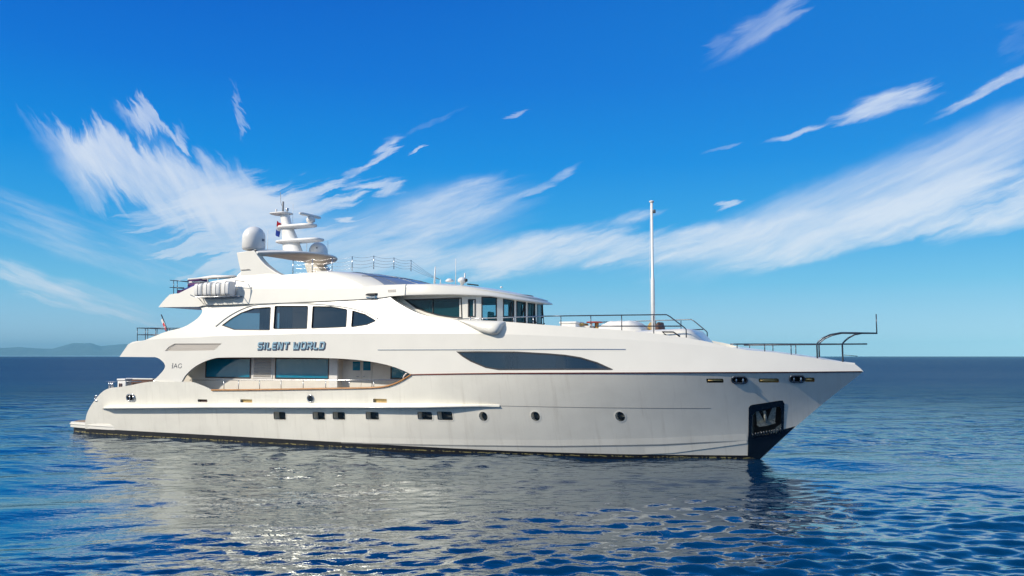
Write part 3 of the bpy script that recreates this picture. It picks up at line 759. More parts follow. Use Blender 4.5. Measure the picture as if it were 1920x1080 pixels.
wstrip(wside(19.2, WXc) + wcurve(-90, 90, 40)[1:] + wside(WXc, 19.2, 1)[1:], zhead, lambda X: interp(X, [(23.4, 7.1), (24.6, 7.0), (25.4, 6.86), (26.3, 6.76)]), .12, mb)
wall = mb.build('wall', 'gelcoat_upper', wh)
# panes by angle, found from where they sit along the curve
def ang_of(px, py=575):
    f = lambda X, Z: (WB * math.sqrt(max(0, 1 - ((X - WXc) / WA) ** 2)) if X > WXc else WB) if X < WXc + WA else -1
    q = onto(px, py, f)
    if q[0] <= WXc: return None, q[0]
    return math.degrees(math.atan2(q[1] / WB, (q[0] - WXc) / WA)), q[0]
spans = []
for a, b_ in ((902.5, 932), (943, 964.5), (967.8, 986.3), (989, 1004), (1006.6, 1016.6), (1018.8, 1025.2)):
    spans.append((ang_of(a)[0], ang_of(b_)[0]))
spans = [s for s in spans if s[0] is not None]
print('SPANS', spans)
last = spans[-1][1]; 
while last < 74:
    spans.append((last + 3, min(last + 15, 87))); last = spans[-1][1]
prev = -90
pil = MB()
def pillar(a0, a1):
    n = max(1, int((a1 - a0) / 6)); pil = MB(); wstrip(wcurve(a0, a1, n), lambda X: zsill(X) - .01, lambda X: zhead(X) + .01, .16, pil); pil.build('window_pillar', 'gelcoat_upper', wh)
for a0, a1 in spans:
    pillar(prev, a0) if prev > -90 else pillar(-76 if a0 > -76 else prev, a0)
    prev = a1
pillar(prev, 90)
for i, (a0, a1) in enumerate(spans):
    fr = MB(); n = 5
    A = wcurve(a0, a1, n); e = .05
    for z0, z1 in ((zsill, lambda X: zsill(X) + e), (lambda X: zhead(X) - e, zhead)): wstrip(A, z0, z1, .05, fr)
    for b0, b1 in ((a0, a0 + 1.2), (a1 - 1.2, a1)): wstrip(wcurve(b0, b1, 1), lambda X: zsill(X) + e, lambda X: zhead(X) - e, .05, fr)
    w = fr.build('wheelhouse_window', 'groove_dark', wh)
    rows = [[p(-.03) + ((zsill if t == 0 else zhead)(p(0)[0]),) for p in wcurve(a0, a1, 6)] for t in (0, 1)]
    MB().grid(rows, True).build('pane', 'glass_bridge', w)
    if 0 < i < 7:
        wp = MB(); am = a1 - 2.5
        def P(a, z, o): x, y = wplan(a, o); return (x, y, z)
        wp.tube([P(am, 5.72, .08), P(am - .5, 5.95, .07), P(am - 1.2, 6.45, .035)], .018, 6)
        wp.tube([P(am - 2.8, 6.0, .03), P(am - 1.0, 6.62, .03)], .022, 6); wp.tube([P(am, 5.68, .02), P(am, 5.75, .12)], .03, 6)
        wp.build('wiper', 'rubber', w)
# side part: big eye shaped window, door, pillars (flat wall at Y = -WB)
XB = WXc + 0
flat = lambda X, Z: WB
def fl(px): return [(p[0], p[2]) for p in (at(x, y, -WB) for x, y in px)]
big = fl([(757.5, 558.6), (762, 557.6), (865.5, 554.9), (867, 596.5), (850, 596.2), (834, 594), (820, 591.6), (800, 586), (780, 578.5), (765.6, 568)])
xe = at(903, 575, -WB)[0]
door_o = fl([(873, 556.2), (896, 555.6), (896.5, 598), (873.5, 598)]); door_g = fl([(877, 560), (892, 559.6), (892.3, 593), (877.3, 593)])
xw1 = max(p[0] for p in door_o)
mb = MB(); wz = [(19.2, 5.86), (19.2, 6.82), (WXc, 6.82), (WXc, 5.86)]
big = [(x, min(6.80, max(5.88, z))) for x, z in big]
bx1 = max(p[0] for p in big)
panel([(19.2, 5.85), (19.2, 6.825), (WXc, 6.825), (WXc, 5.85)], [big], flat, .4, .12, False, 0, mb)
pm = panel([(19.2, 5.85), (19.2, 6.825), (WXc, 6.825), (WXc, 5.85)], [big], flat, .4, .12, False, 0)
pm.v = [(x, -y, z) for x, y, z in pm.v]; pm.build('side_wall', 'gelcoat_upper', wh)
# plan angles of the door: it stands where the side starts to curve
mb.build('side_wall', 'gelcoat_upper', wh)
w = framed('wheelhouse_window', big, flat, 'glass_bridge', 'groove_dark', .05, .05, wh)
w2 = MB().add([(x, WB - .05, z) for x, z in big], [tuple(range(len(big)))]).build('wheelhouse_window', 'glass_bridge', wh)
mu = MB(); q = at(811, 575, -WB); mu.box(q[0] - .02, q[0] + .02, -WB + .02, -WB + .06, 6.0, 6.8); mu.build('mullion', 'groove_dark', w)
da = (ang_of(873)[0] or -88, ang_of(896.5)[0] or -78)
ga = (ang_of(877.5)[0] or -86, ang_of(892)[0] or -79)
dm = MB()
A0, A1 = -90, spans[0][0]
dm = MB(); wstrip(wcurve(-90, ga[0], 3), 5.79, 6.83, .12, dm); wstrip(wcurve(ga[1], max(A1 - 0, ga[1] + 1), 3), 5.79, 6.83, .12, dm) if A1 > ga[1] else None
wstrip(wcurve(ga[0], ga[1], 3), 5.79, 5.93, .12, dm); wstrip(wcurve(ga[0], ga[1], 3), 6.72, 6.83, .12, dm)
dr = dm.build('side_door', 'gelcoat_upper', wh)
rows = [[p(-.04) + (z,) for p in wcurve(ga[0], ga[1], 4)] for z in (5.93, 6.72)]
MB().grid(rows).build('pane', 'glass_bridge', dr)
fr = MB()
for a0, a1, z0, z1 in ((ga[0], ga[0] + 1.2, 5.93, 6.72), (ga[1] - 1.2, ga[1], 5.93, 6.72), (ga[0] + 1.2, ga[1] - 1.2, 5.93, 5.97), (ga[0] + 1.2, ga[1] - 1.2, 6.68, 6.72)): 
    wstrip([(lambda o, f=f: f(o + .015)) for f in wcurve(a0, a1, 2)], z0, z1, .04, fr)
fr.build('frame', 'groove_dark', dr)
# inside of the wheelhouse
ins = MB(); ins.box(20.0, 20.05, -2.5, 2.5, 5.1, 7.0); ins.box(19.9, 25.9, -2.2, 2.2, 5.02, 5.06); ins.box(20.2, 22, .6, 2.3, 5.06, 6.9)
ins.build('inner_bulkhead', 'wheelhouse_inside', wh)
ins = MB(); ins.plate([(24.9, -1.7), (25.6, -1.0), (25.75, 0), (25.6, 1.0), (24.9, 1.7), (24.4, 1.5), (24.4, -1.5)], 5.06, 6.02)
ins.build('helm_console', 'dark_inside', wh)
ins = MB()
for y in (-.8, .9):
    ins = MB(); ins.box(23.4, 23.9, y - .28, y + .28, 5.5, 5.65, .04); ins.box(23.35, 23.5, y - .26, y + .26, 5.6, 6.35, .05); ins.box(23.6, 23.7, y - .05, y + .05, 5.06, 5.52); ins.build('helm_seat', 'dark_inside', wh)

# roof of the wheelhouse: domed plate, deep at the sides and thin at the nose
RXc, RA, RB = 22.0, 4.82, 3.36; XS = 17.0
def rtopz(X): return interp(X, [(20, 7.45), (21.2, 7.43), (22.5, 7.40), (24, 7.22), (25.2, 7.02), (26.2, 6.84), (26.9, 6.70)])
def rbotz(X): return interp(X, [(20, 6.93), (23.5, 6.90), (25, 6.84), (26.2, 6.66), (26.9, 6.58)])
def rplan(u, o):
    """u 0..1 from aft starboard round the nose to aft port"""
    st = RXc - XS; arc = 6.0; tot = 2 * st + 2 * arc; q = u * tot
    if q <= st: return (XS + q, -(RB + o))
    if q >= tot - st: return (XS + tot - q, RB + o)
    ph = (q - st) / (2 * arc) * math.pi; return (RXc + (RA + o) * math.sin(ph), -(RB + o) * math.cos(ph))
rows = []
RL = [(-.6, .02), (-.03, 0), (-.005, .03), (0, .08), (0, .3), (0, .55), (-.0, .80), (-.005, .9), (-.02, .97), (-.05, 1.0)]
for lev in range(16):
    row = []
    for k in range(121):
        x, y = rplan(k / 120, 0); zt, zb_ = rtopz(x), rbotz(x); h = zt - zb_; bo = (band_b(XR, (zt + zb_) / 2) - RB) * (1 - sst(x, XR, 24)) - (.004 if x < XR else 0)
        rd = .5 * sst(x, XR, 25.5)
        if lev < len(RL):
            o_, f_ = RL[lev]; o = o_ + (bo if lev > 1 else 0) - .16 * h * max(0, f_) - rd * .5 * max(0, f_ - .25) ** 1.5; z = zb_ + h * f_
        else:
            o = -.20 - (lev - len(RL)) * .52; z = 0
        x2, y2 = rplan(k / 120, o) if o > -3 else rplan(k / 120, -3.0)
        if lev >= len(RL): z = rtopz(x2) + .015 + .15 * (1 - ((lev - len(RL)) / 5 - 1) ** 2)
        row.append((x2, y2, z))
    rows.append(row)
rm = MB().grid(rows, True); rm.add(rows[-1], [tuple(range(121))], True)
roof = rm.build('roof', 'gelcoat_upper', wh)
rows = [[rplan(k / 60, -.5) + (rbotz(rplan(k / 60, 0)[0]) + .015,) for k in range(61)], [rplan(k / 60, -1.4) + (6.97,) for k in range(61)]]
rm = MB().grid(rows, True); rm.plate([rplan(k / 40, -.9) for k in range(41)], 7.0, 7.02); rm.build('ceiling', 'soffit', wh)
# recess floor (side deck by the wheelhouse) and aft reveal
rows = []
for x, z in dens(rc, .3):
    if x > 27.4: break
    rows.append([(x, -(side_b(x, z) - .10), z - .012), (x, -WB + .02, z - .02 if x > 24 else z - .05)])
MB().grid(rows, False).build('side_deck_sill', 'gelcoat_upper', ss)

# wing station pod
pod_px = [(852, 598.5), (880, 611.5), (902.5, 623.5), (925, 628.6), (936, 627.6), (942, 620), (944.5, 608), (943.8, 601)]
pc = xz(pod_px, side_b); x0, x1 = pc[0][0], max(p[0] for p in pc) + .05
rows = []; nx = 26
for i in range(nx + 1):
    t = i / nx; x = x0 + (x1 - x0) * t
    zlow = interp(x, [(p[0], p[1]) for p in pc[:5]] + [(x1, pc[4][1] + .18)]); ztp = interp(x, rc)
    endf = max(.02, 1 - max(0, (t - .86) / .14) ** 2.2) ** .5; w = .36 * (min(1, t / .8) ** .7) * endf
    row = []
    for k in range(13):
        a = math.pi * k / 12; zz = ztp + .015 - (ztp - zlow) * (1 - math.cos(a)) / 2 * (endf ** .6)
        row.append((x, -side_b(x, zz) + .05 - (w + .05) * (math.sin(a) ** .55), zz))
    rows.append(row)
pd = MB().grid(rows, True); pd.add(rows[-1], [tuple(range(13))]); pd.build('wing_station', 'gelcoat_upper', ss)

# ---- deck house on the main deck, seen through the side opening -----------------------------
DW = 2.75
dh = empty('deck_house'); dh.parent = yacht
xa = at(386, 690, -DW)[0]; xb_ = at(634, 700, -DW)[0]
def dx(px): return at(px, 690, -DW)[0]
mb = MB(); mb.box(6.9, xb_, -DW, DW, 1.95, 4.16); mb.box(xb_, 24.2, -2.4, 2.4, 1.95, 4.16)
mb.build('wall', 'beige_panel', dh)
def dwin(nm, x0, x1, y0, y1, Y, mgl='glass_sea_reflect', fr_='groove_dark'):
    a, b_ = at(x0, y0, -Y), at(x1, y1, -Y); z1_ = min(a[2], 4.12); z0_ = b_[2]
    f = MB(); e = .06
    for q in ((a[0], b_[0], z0_, z0_ + e), (a[0], b_[0], z1_ - e, z1_), (a[0], a[0] + e, z0_ + e, z1_ - e), (b_[0] - e, b_[0], z0_ + e, z1_ - e)): f.box(q[0], q[1], -Y - .03, -Y + .01, q[2], q[3])
    f = f.build(nm, fr_, dh); p = MB(); p.add([(a[0] + .03, -Y - .012, z0_ + .03), (b_[0] - .03, -Y - .012, z0_ + .03), (b_[0] - .03, -Y - .012, z1_ - .03), (a[0] + .03, -Y - .012, z1_ - .03)], [(0, 1, 2, 3)])
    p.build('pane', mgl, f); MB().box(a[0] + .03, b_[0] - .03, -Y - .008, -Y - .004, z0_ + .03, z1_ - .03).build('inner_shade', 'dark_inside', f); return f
dwin('deck_window', 386.5, 470, 668, 709.5, DW); dwin('deck_window', 516.7, 617, 671, 711.5, DW)
a, b_ = at(475, 671, -DW), at(511, 710, -DW)
v = MB(); v.box(a[0], b_[0], -DW - .03, -DW, b_[2], a[2]); vo = v.build('louver_panel', 'white_paint', dh)
v = MB(); k = 0
zz = b_[2] + .06
while zz < a[2] - .05:
    v.add([(a[0] + .06, -DW - .034, zz), (b_[0] - .06, -DW - .034, zz), (b_[0] - .06, -DW - .07, zz + .045), (a[0] + .06, -DW - .07, zz + .045)], [(0, 1, 2, 3)])
    v.box(a[0] + .06, b_[0] - .06, -DW - .036, -DW - .032, zz + .05, zz + .062, mi=1); zz += .075
v.build('louver_slat', ['louver', 'groove_dark'], vo)
a = at(619, 690, -DW); MB().box(a[0], xb_ + .01, -DW - .08, -DW + .02, 1.95, 4.16).build('corner_post', 'white_paint', dh)
for x0, x1, w0, w1 in ((658, 677.5, 662.4, 676), (678.5, 697.5, 682, 695.6)):
    a, b_ = at(x0, 668, -2.4), at(x1, 735, -2.4)
    d = MB().box(a[0] + .01, b_[0] - .01, -2.43, -2.39, 1.97, 4.0).build('door', 'beige_panel', dh)
    a, b_ = at(w0, 673, -2.4), at(w1, 694.6, -2.4)
    MB().box(a[0], b_[0], -2.445, -2.425, b_[2], 3.95, .01).build('pane', 'glass_sea_reflect', d)
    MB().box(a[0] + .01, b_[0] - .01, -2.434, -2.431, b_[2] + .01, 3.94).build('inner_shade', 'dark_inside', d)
    hx = at(673 if x0 < 670 else 682, 706, -2.43)
    MB().tube([(hx[0], -2.43, hx[2]), (hx[0], -2.49, hx[2]), (hx[0] + (.1 if x0 > 670 else -.1), -2.49, hx[2])], .014, 6).build('handle', 'steel', d)
f = dwin('deck_window', 733, 775, 676, 711, 2.4, 'glass_sea_reflect')
MB().box(xb_, 22.8, -3.6, -2.4, 1.90, 1.95).box(6.0, xb_, -3.6, -DW, 1.90, 1.95).build('side_deck', 'teak_deck', dh)
MB().box(23.6, 23.7, -3.62, -2.4, 1.95, 4.16).build('end_wall', 'beige_panel', dh)
MB().box(6.8, 6.85, -3.6, -DW, 1.95, 2.9).build('gate', 'white_paint', dh)
MB().box(xa - 1.9, xa - .0, -3.68, -DW + .0, 4.155, 4.17).build('ceiling', 'soffit', dh)
# side deck railing
def railing(name, rails, posts, r=.022, pr=.018, mt='steel', parent=yacht, label=None):
    mb = MB()
    for L in rails: mb.tube(L, r, 8)
    o = mb.build(name, mt, parent, label=label)
    for p in posts: MB().tube(p, pr, 8).build('post', mt, o)
    return o
def hz(px, py, o=.0): q = onto(px, py, side_b if py < 700 else hull_b); return (q[0], q[1] + o, q[2])
YR = -3.70
railing('side_rail', [[at(x, 712.6, YR) for x in (356, 450, 560, 650, 745)]], [[at(x, 712.6, YR), at(x, 731, YR)] for x in (420, 447.4, 486.9, 527, 568.5, 610.8, 654.9, 700.8)])
MB().tube([at(x, y, -3.7) for x, y in ((756, 712), (757, 706), (761, 701), (768, 697))], .035, 8).build('grab_rail', 'white_paint', yacht)

# ---- foredeck ----------------------------------------------------------------------------
fd = []
for x in [22.5, 24, 26, 27.5, 29, 31, 32.5, 33.5, 34.5]: fd.append((x, interp(x, rc) - .30))
for x in [35.4, 36.5, 37.5, 38.4, 39.2]: fd.append((x, interp(x, gl_ if x > gl_[0][0] else rc + gl_[:1]) - .05))
fd.append((39.7, 3.84))
bridge(fd, side_b, 12, .02, crown=.10).build('foredeck', 'gelcoat_upper', yacht)
# coach roof trunk
def loft_trunk(px_top, px_nose, zb0, wb, wt): pass
xa_, xn = at(1186, 620, -1.9)[0], at(1334, 638.8, .0)[0]
xt1 = at(1307, 618.4, 0)[0]
rows = []
for i in range(21):
    t = i / 20; x = xa_ + (xn - xa_) * t
    zt = interp(x, [(xa_, 5.28), (xt1 - .3, 5.36), (xt1, 5.31), (xn, 4.72)]); zb_ = 4.35
    w = 1.95 * (1 - .25 * t) * (1 - .25 * max(0, (t - .7) / .3) ** 2)
    row = [(x, w * math.copysign(abs(math.cos(math.pi * k / 14)) ** .55, math.cos(math.pi * k / 14)) * .97 if 0 < k < 14 else w * (1 if k == 0 else -1), zb_ if k in (0, 14) else zt - .20 * abs(math.cos(math.pi * k / 14)) ** 5) for k in range(15)]
    rows.append(row)
cr_ = MB().grid(rows, True); cr_.add(rows[0], [tuple(range(15))]); cr_.add(rows[-1], [tuple(range(15))]); tk_ = cr_.build('trunk_cabin', 'gelcoat_upper', yacht)
MB().tube([at(x, y, -1.86) for x, y in ((1275, 631), (1262.5, 622.6), (1241.7, 622.3), (1250, 629.5))], .03, 6).build('hatch_frame', 'groove_dark', tk_)
rp = [(1020, 592.8), (1060, 592.3), (1110, 591.6), (1170, 590.8), (1225, 590.2), (1249.6, 590), (1256, 593.4), (1284, 614.8), (1286.5, 618), (1286.8, 633)]
def railb(X, Z): return side_b(X, min(Z, interp(X, rc))) - .09
rpt = [onto(x, y, railb) for x, y in rp]
zdrop = lambda q: (q[0], q[1], interp(q[0], rc) - .02)
posts = []
for px in (1051.7, 1107.7, 1165.5, 1225.4): q = onto(px, 592, railb); posts.append([(q[0], q[1], q[2]), zdrop(q)])
mid = [onto(x, 611.5, railb) for x in (1119, 1170, 1225, 1277)]
mir = lambda L: [(p[0], -p[1], p[2]) for p in L]
railing('foredeck_rail', [rpt, mid], posts, .024, .02, 'steel_dark', label='dark steel rail along the starboard edge of the foredeck')
railing('foredeck_rail', [mir(rpt), mir(mid)], [mir(p) for p in posts], .024, .02, 'steel_dark')
rp = [(858, 598.2), (900, 596.8), (944, 595.6), (985, 594), (1020, 592.8)]
railing('bridge_rail', [[onto(x, y, railb) for x, y in rp], [at(x, 609, -3.0) for x in (960, 985)]], [[onto(x, 594, railb), onto(x, 604 if x < 950 else 607, railb)] for x in (882, 905, 963, 1000)], .022, .02, 'steel')
# foremast
mx = at(1225, 610, 0)[0]; m0 = 4.9
ms = MB().tube([(mx, 0, m0), (mx, 0, 7.55), (mx, 0, 7.62), (mx, 0, 10.95)], [.085, .085, .06, .055], 12)
zt_ = at(1224, 376.5, 0)[2]
fm = ms.build('foremast', 'white_paint', yacht)
MB().lathe((mx, 0, zt_ - .05), [(.04, -.05), (.11, 0), (.11, .04), (.02, .07)], 12).build('mast_cap', 'white_paint', fm)
MB().box(mx + .05, mx + .17, -.05, .05, zt_ - .55, zt_ - .40, .015).build('mast_light', 'steel_dark', fm)
MB().tube([(mx - .12, 0, 5.2), (mx - .12, 0, 7.9), (mx - .06, .0, 10.8)], .006, 4).build('halyard', 'white_paint', fm)
# bow rail with the two hoops
BZ = at(1450, 645.4, -.8)[2]
def gw(x): return max(.03, side_b(x, interp(x, rc + gl_)) - .10)
xg = lambda px, Y: at(px, 645.4, Y)[0]
bx = []
for px in (1382, 1433.6, 1483, 1531.7, 1579):
    x = 35.4
    for _ in range(20): x = at(px, 645.4, -gw(x))[0]
    bx.append(x)
print('bow posts', bx, [gw(x) for x in bx])
zg = lambda x: interp(x, rc + gl_) - .03
xfront = at(1626, 645.3, 0)[0]
for sg in (-1, 1):
    L = [(bx[0] - .25, sg * gw(bx[0] - .25), BZ)] + [(x, sg * gw(x), BZ) for x in bx] + [(xfront, sg * .10, BZ)]
    railing('bow_rail', [L], [[(x, sg * gw(x), BZ), (x, sg * gw(x), zg(x))] for x in bx[:3]], .026, .02, 'steel_dark')
    hp = []
    for px, py in ((1531.5, 645), (1535, 640), (1543, 633.6), (1557, 627.4), (1576.7, 623.9), (1600, 624), (1644.7, 624.4)):
        x, _, z = at(px, py, -gw(bx[3]) * (1 if px < 1560 else .6)); hp.append((x, sg * gw(bx[3]) * (1 if px < 1560 else .6), z))
    hp[-1] = (hp[-1][0], 0, hp[-1][2])
    hh = MB().tube([(bx[3], sg * gw(bx[3]), zg(bx[3]))] + hp, .03, 8); hh.build('bow_hoop', 'steel_dark', yacht)
    hp = []
    for px, py in ((1579, 645), (1583, 640), (1590.5, 633.6), (1602, 627.4), (1618, 624.4)):
        x, _, z = at(px, py, -.12); hp.append((x, sg * .12, z))
    MB().tube([(bx[4], sg * .10, zg(bx[4]))] + hp, .028, 8).build('bow_hoop', 'steel_dark', yacht)
q = at(1644, 624.4, 0); q2 = at(1643.5, 589, 0)
MB().tube([q, (q[0], 0, q2[2])], .022, 8).build('bow_staff', 'steel_dark', yacht)
MB().tube([at(1582, 665.6, -.1), at(1608, 667.8, -.1)], .012, 6).build('bow_chock', 'steel_dark', yacht)

# ---- radar arch, hardtop, mast, domes ------------------------------------------------------
leg_px = [(440.5, 473), (457, 470.6), (473.5, 469), (480, 478), (487.4, 487), (496, 495.5), (505.6, 502.8), (516, 509.5), (529, 515.6), (540, 521), (540, 530), (448, 530), (451, 510), (450, 506.6), (445, 490)]
lg = [(p[0], p[2]) for p in (at(x, y, -3.0) for x, y in leg_px)]
for sg in (-1, 1):
    mb = MB(); n = len(lg); rr_ = []
    for yy in (0, 1):
        rr_.append([(x, sg * ((3.02 if yy == 0 else 2.62) - .10 * (z - 8.2) if z > 8.2 else (3.02 if yy == 0 else 2.6)), z) for x, z in lg])
    mb.add(rr_[0] + rr_[1], [tuple(range(n)), tuple(range(n, 2 * n))] + [(i, (i + 1) % n, n + (i + 1) % n, n + i) for i in range(n)])
    mb.build('arch_leg', 'gelcoat_upper', yacht, .035)
g = MB(); a = at(451, 506.2, -3.03); b_ = at(468, 505, -3.03); g.tube([a, b_], .018, 5); g.build('arch_joint', 'seam', yacht)
# hardtop: crescent plate
ztop = 9.52
front = lambda y: 14.35 - 2.1 * (abs(y) / 2.9) ** 2.6
aft = lambda y: 11.45 + .35 * (abs(y) / 2.9) ** 2
rows_t = []; ny = 28
for i in range(ny + 1):
    y = -2.86 + 5.72 * i / ny; f_, a_ = front(y), aft(y); dz = -.10 * (abs(y) / 2.9) ** 2
    cam_ = [(a_, .0), (a_ + .03, .05), (a_ + .4, .10), ((a_ + f_) / 2, .13), (f_ - .5, .07), (f_ - .05, .02), (f_, -.04), (f_ - .06, -.09), (f_ - .6, -.17), ((a_ + f_) / 2, -.22), (a_ + .3, -.16), (a_ + .02, -.06)]
    rows_t.append([(x, y, ztop + dz + z) for x, z in cam_])
ht = MB().grid(rows_t, True, True); ht.add(rows_t[0], [tuple(range(12))]); ht.add(rows_t[-1], [tuple(range(12))]); ht.build('hardtop', 'white_paint', yacht)
def dome(name, c, r, h, label=None):
    prof = [(r * .72, 0), (r * .93, .03), (r * .97, .1), (r, .12), (r, h - r)]
    prof += [(r * math.cos(R(a)), h - r + r * math.sin(R(a))) for a in range(8, 90, 8)] + [(.01, h)]
    o = MB().lathe(c, prof, 40).build(name, 'white_paint', yacht, label=label); return o
dc = at(475.5, 469.5, -2.5); d1 = dome('satellite_dome', dc, .575, 1.22, 'tall white satellite dome on the radar arch')
def dome_mark(c, r, z0, a0, a1, h, par, n=3):
    mb = MB()
    for k in range(n):
        u0 = a0 + (a1 - a0) * k / n; u1 = u0 + (a1 - a0) / n * .7
        rows = [[(c[0] + (r + .006) * math.cos(R(u0 + (u1 - u0) * t / 4)), c[1] + (r + .006) * math.sin(R(u0 + (u1 - u0) * t / 4)), c[2] + z) for t in range(5)] for z in (z0, z0 + h)]
        mb.grid(rows, True)
    mb.build('dome_logo', 'letter_navy', par)
dome_mark(dc, .575, .44, -6, 16, .12, d1)
dc2 = at(596.5, 477, .9); r2 = .49
d2 = MB().lathe(dc2, [(r2 * .9, -.12), (r2 * .95, -.05), (r2, .0), (r2, .16)] + [(r2 * math.cos(R(a)), .16 + r2 * math.sin(R(a))) for a in range(8, 90, 8)] + [(.01, .16 + r2)], 36).build('satellite_dome', 'white_paint', yacht, label='low white satellite dome beside the mast')
MB().lathe((dc2[0], dc2[1], dc2[2] + .0), [(r2 + .004, -.06), (r2 + .008, -.05), (r2 + .008, .0), (r2 + .004, .01)], 36).build('dome_band', 'letter_navy', d2)
dome_mark(dc2, r2 * .98, .26, -66, -54, .07, d2, 1)
# mast
def P0(px, py, Y=0.): return at(px, py, Y)
sec = []
for (xl, xr, y, w) in ((531, 569.5, 480, .34), (532.9, 566.7, 474, .32), (531, 556.5, 446.6, .27), (529.5, 545.4, 421, .22), (526.8, 541, 402, .20)):
    a, b_ = P0(xl, y), P0(xr, y); cx, rx, z = (a[0] + b_[0]) / 2, (b_[0] - a[0]) / 2, (a[2] + b_[2]) / 2
    sec.append([(cx + rx * .98 * math.copysign(abs(math.cos(R(k * 15))) ** .75, math.cos(R(k * 15))), w * math.copysign(abs(math.sin(R(k * 15))) ** .75, math.sin(R(k * 15))), z) for k in range(24)])
mst = MB().grid(sec, True, True); mst.add(sec[-1], [tuple(range(24))]); mast = mst.build('radar_mast', 'white_paint', yacht)
def spreader(x0, x1, yt, yb, wy, th=None):
    a, b_ = P0(x0, yt), P0(x1, yt); z1_ = P0((x0 + x1) / 2, yt)[2]; z0_ = P0((x0 + x1) / 2, yb)[2]
    cx, rx = (a[0] + b_[0]) / 2, (b_[0] - a[0]) / 2; mb = MB(); rows = []
    for o, z in ((-.10, z0_), (-.02, z0_ + .03), (0, (z0_ + z1_) / 2), (-.02, z1_ - .02), (-.08, z1_)):
        rows.append([(cx + (rx + o) * math.copysign(abs(math.cos(R(k * 10))) ** .45, math.cos(R(k * 10))), (wy + o) * math.copysign(abs(math.sin(R(k * 10))) ** .6, math.sin(R(k * 10))), z) for k in range(36)])
    mb.grid(rows, True, True); mb.add(rows[0], [tuple(range(36))]); mb.add(rows[-1], [tuple(range(36))]); return mb.build('spreader', 'white_paint', mast)
spreader(511, 544, 399, 402.6, .45); spreader(523.5, 591, 421.5, 427.5, .42); spreader(521.5, 603.5, 449, 454.5, .50)
q = P0(582.5, 421)
rd = MB().lathe(q, [(.10, 0), (.13, .1), (.22, .14), (.24, .30), (.18, .38), (.10, .42)], 20).build('radar_scanner', 'white_paint', mast)
a, b_ = P0(561.5, 399.5, -.8), P0(600.5, 408.5, .75)
d_ = (Vector(b_) - Vector(a)); n_ = 10; ax = d_.normalized(); sdv = Vector((-ax.y, ax.x, 0)).normalized(); rows = []
for k in range(n_ + 1):
    t = k / n_; c_ = Vector(a) + d_ * t; ee = .5 if k in (0, n_) else 1
    rows.append([tuple(c_ + sdv * (.11 * ee * math.cos(R(j * 30))) + Vector((0, 0, .085 * ee * math.sin(R(j * 30))))) for j in range(12)])
sc_ = MB().grid(rows, True, True); sc_.add(rows[0], [tuple(range(12))]); sc_.add(rows[-1], [tuple(range(12))]); sc_.build('scanner_bar', 'white_paint', rd)
a = P0(530.5, 399); z2 = P0(530.5, 378)[2]
MB().tube([(a[0], 0, a[2]), (a[0], 0, z2)], .05, 8).build('antenna', 'rubber_grey', mast)
a = P0(526.5, 380); MB().tube([(a[0] + .1, 0, a[2] - .2), (a[0], 0, a[2]), P0(526, 360)], .012, 6).build('antenna', 'rubber_grey', mast)
for px, y0, y1, Y, r in ((548.3, 383.5, 441, .3, .01), (518, 392, 399, 0, .05), (575, 446, 474, .2, .012), (501.5, 431, 470, -.9, .010), (614.5, 452, 478, 1.2, .010), (588, 445, 452, 0, .04)):
    a, b_ = P0(px, y1, Y), P0(px, y0, Y); MB().tube([a, (a[0], a[1], b_[2])], r, 6).build('antenna', 'white_paint', mast)
a = P0(538.5, 399, -.1); MB().lathe(a, [(.03, 0), (.04, .08), (.07, .12), (.09, .24), (.02, .26)], 12).build('horn', 'steel', mast)
# flybridge cable railing
fp = [(549.6, 487.5, 515), (586, 486, 513), (623, 483.5, 511.5), (660.6, 480.6, 506.5), (701, 479.4, 503), (738.8, 483, 503), (770.8, 487.5, 507)]
pts = []; YF = [-2.75, -2.75, -2.72, -2.6, -2.3, -1.7, -.9]
for (px, y0, y1), Y in zip(fp, YF):
    a, b_ = at(px, y0, Y), at(px, y1 + 1.5, Y); pts.append((a, (a[0], a[1], b_[2])))
cab = []
for lv_ in range(4):
    L = []
    ends = [(a[0], a[1], a[2] - .02 - (a[2] - b_[2]) * .24 * lv_) for a, b_ in pts]
    ends += [(pts[-1][1][0] + 1.0, .2, pts[-1][1][2] - .35)]
    for p, q in zip(ends, ends[1:]):
        for k in range(6): t = k / 6; L.append(tuple(p[i] + (q[i] - p[i]) * t - (.07 * math.sin(math.pi * t) if i == 2 else 0) for i in range(3)))
    cab.append(L + [ends[-1]])
railing('flybridge_rail', cab, [list(p) for p in pts], .006, .02, 'steel')
# things on the wheelhouse roof
def whip(px, y0, y1, Y, r=.012, nm='antenna', mt='white_paint'):
    a, b_ = at(px, y1, Y), at(px, y0, Y); return MB().tube([a, (a[0], a[1], b_[2])], [r * 1.6, r], 6).build(nm, mt, wh)
MB().tube([at(814.6, 531.5, -2.0), at(816.3, 500, -2.0)], [.05, .025], 8).build('antenna', 'white_paint', wh)
whip(854.3, 485, 534, -1.2); whip(871.5, 512, 531, -1.0, .03); whip(826, 524, 532, -2.2, .02)
c = at(866.5, 534, -1.3); MB().lathe(c, [(.08, 0), (.09, .1), (.20, .14), (.21, .24), (.12, .33), (.02, .36)], 20).build('searchlight', 'white_paint', wh)
c = at(874, 526.5, -1.35); MB().lathe((c[0], c[1], c[2] - .05), [(.03, 0), (.07, .03), (.07, .12), (.03, .15)], 12).build('horn', 'rubber', wh)
c = at(843, 529, -.6); MB().lathe(c, [(.1, 0), (.2, .03), (.2, .08), (.1, .16), (.01, .18)], 16).build('gps_dome', 'white_paint', wh)
MB().tube([at(876, 532.5, -.8), at(897, 535, -.8)], .03, 6).build('roof_rail', 'rubber', wh)
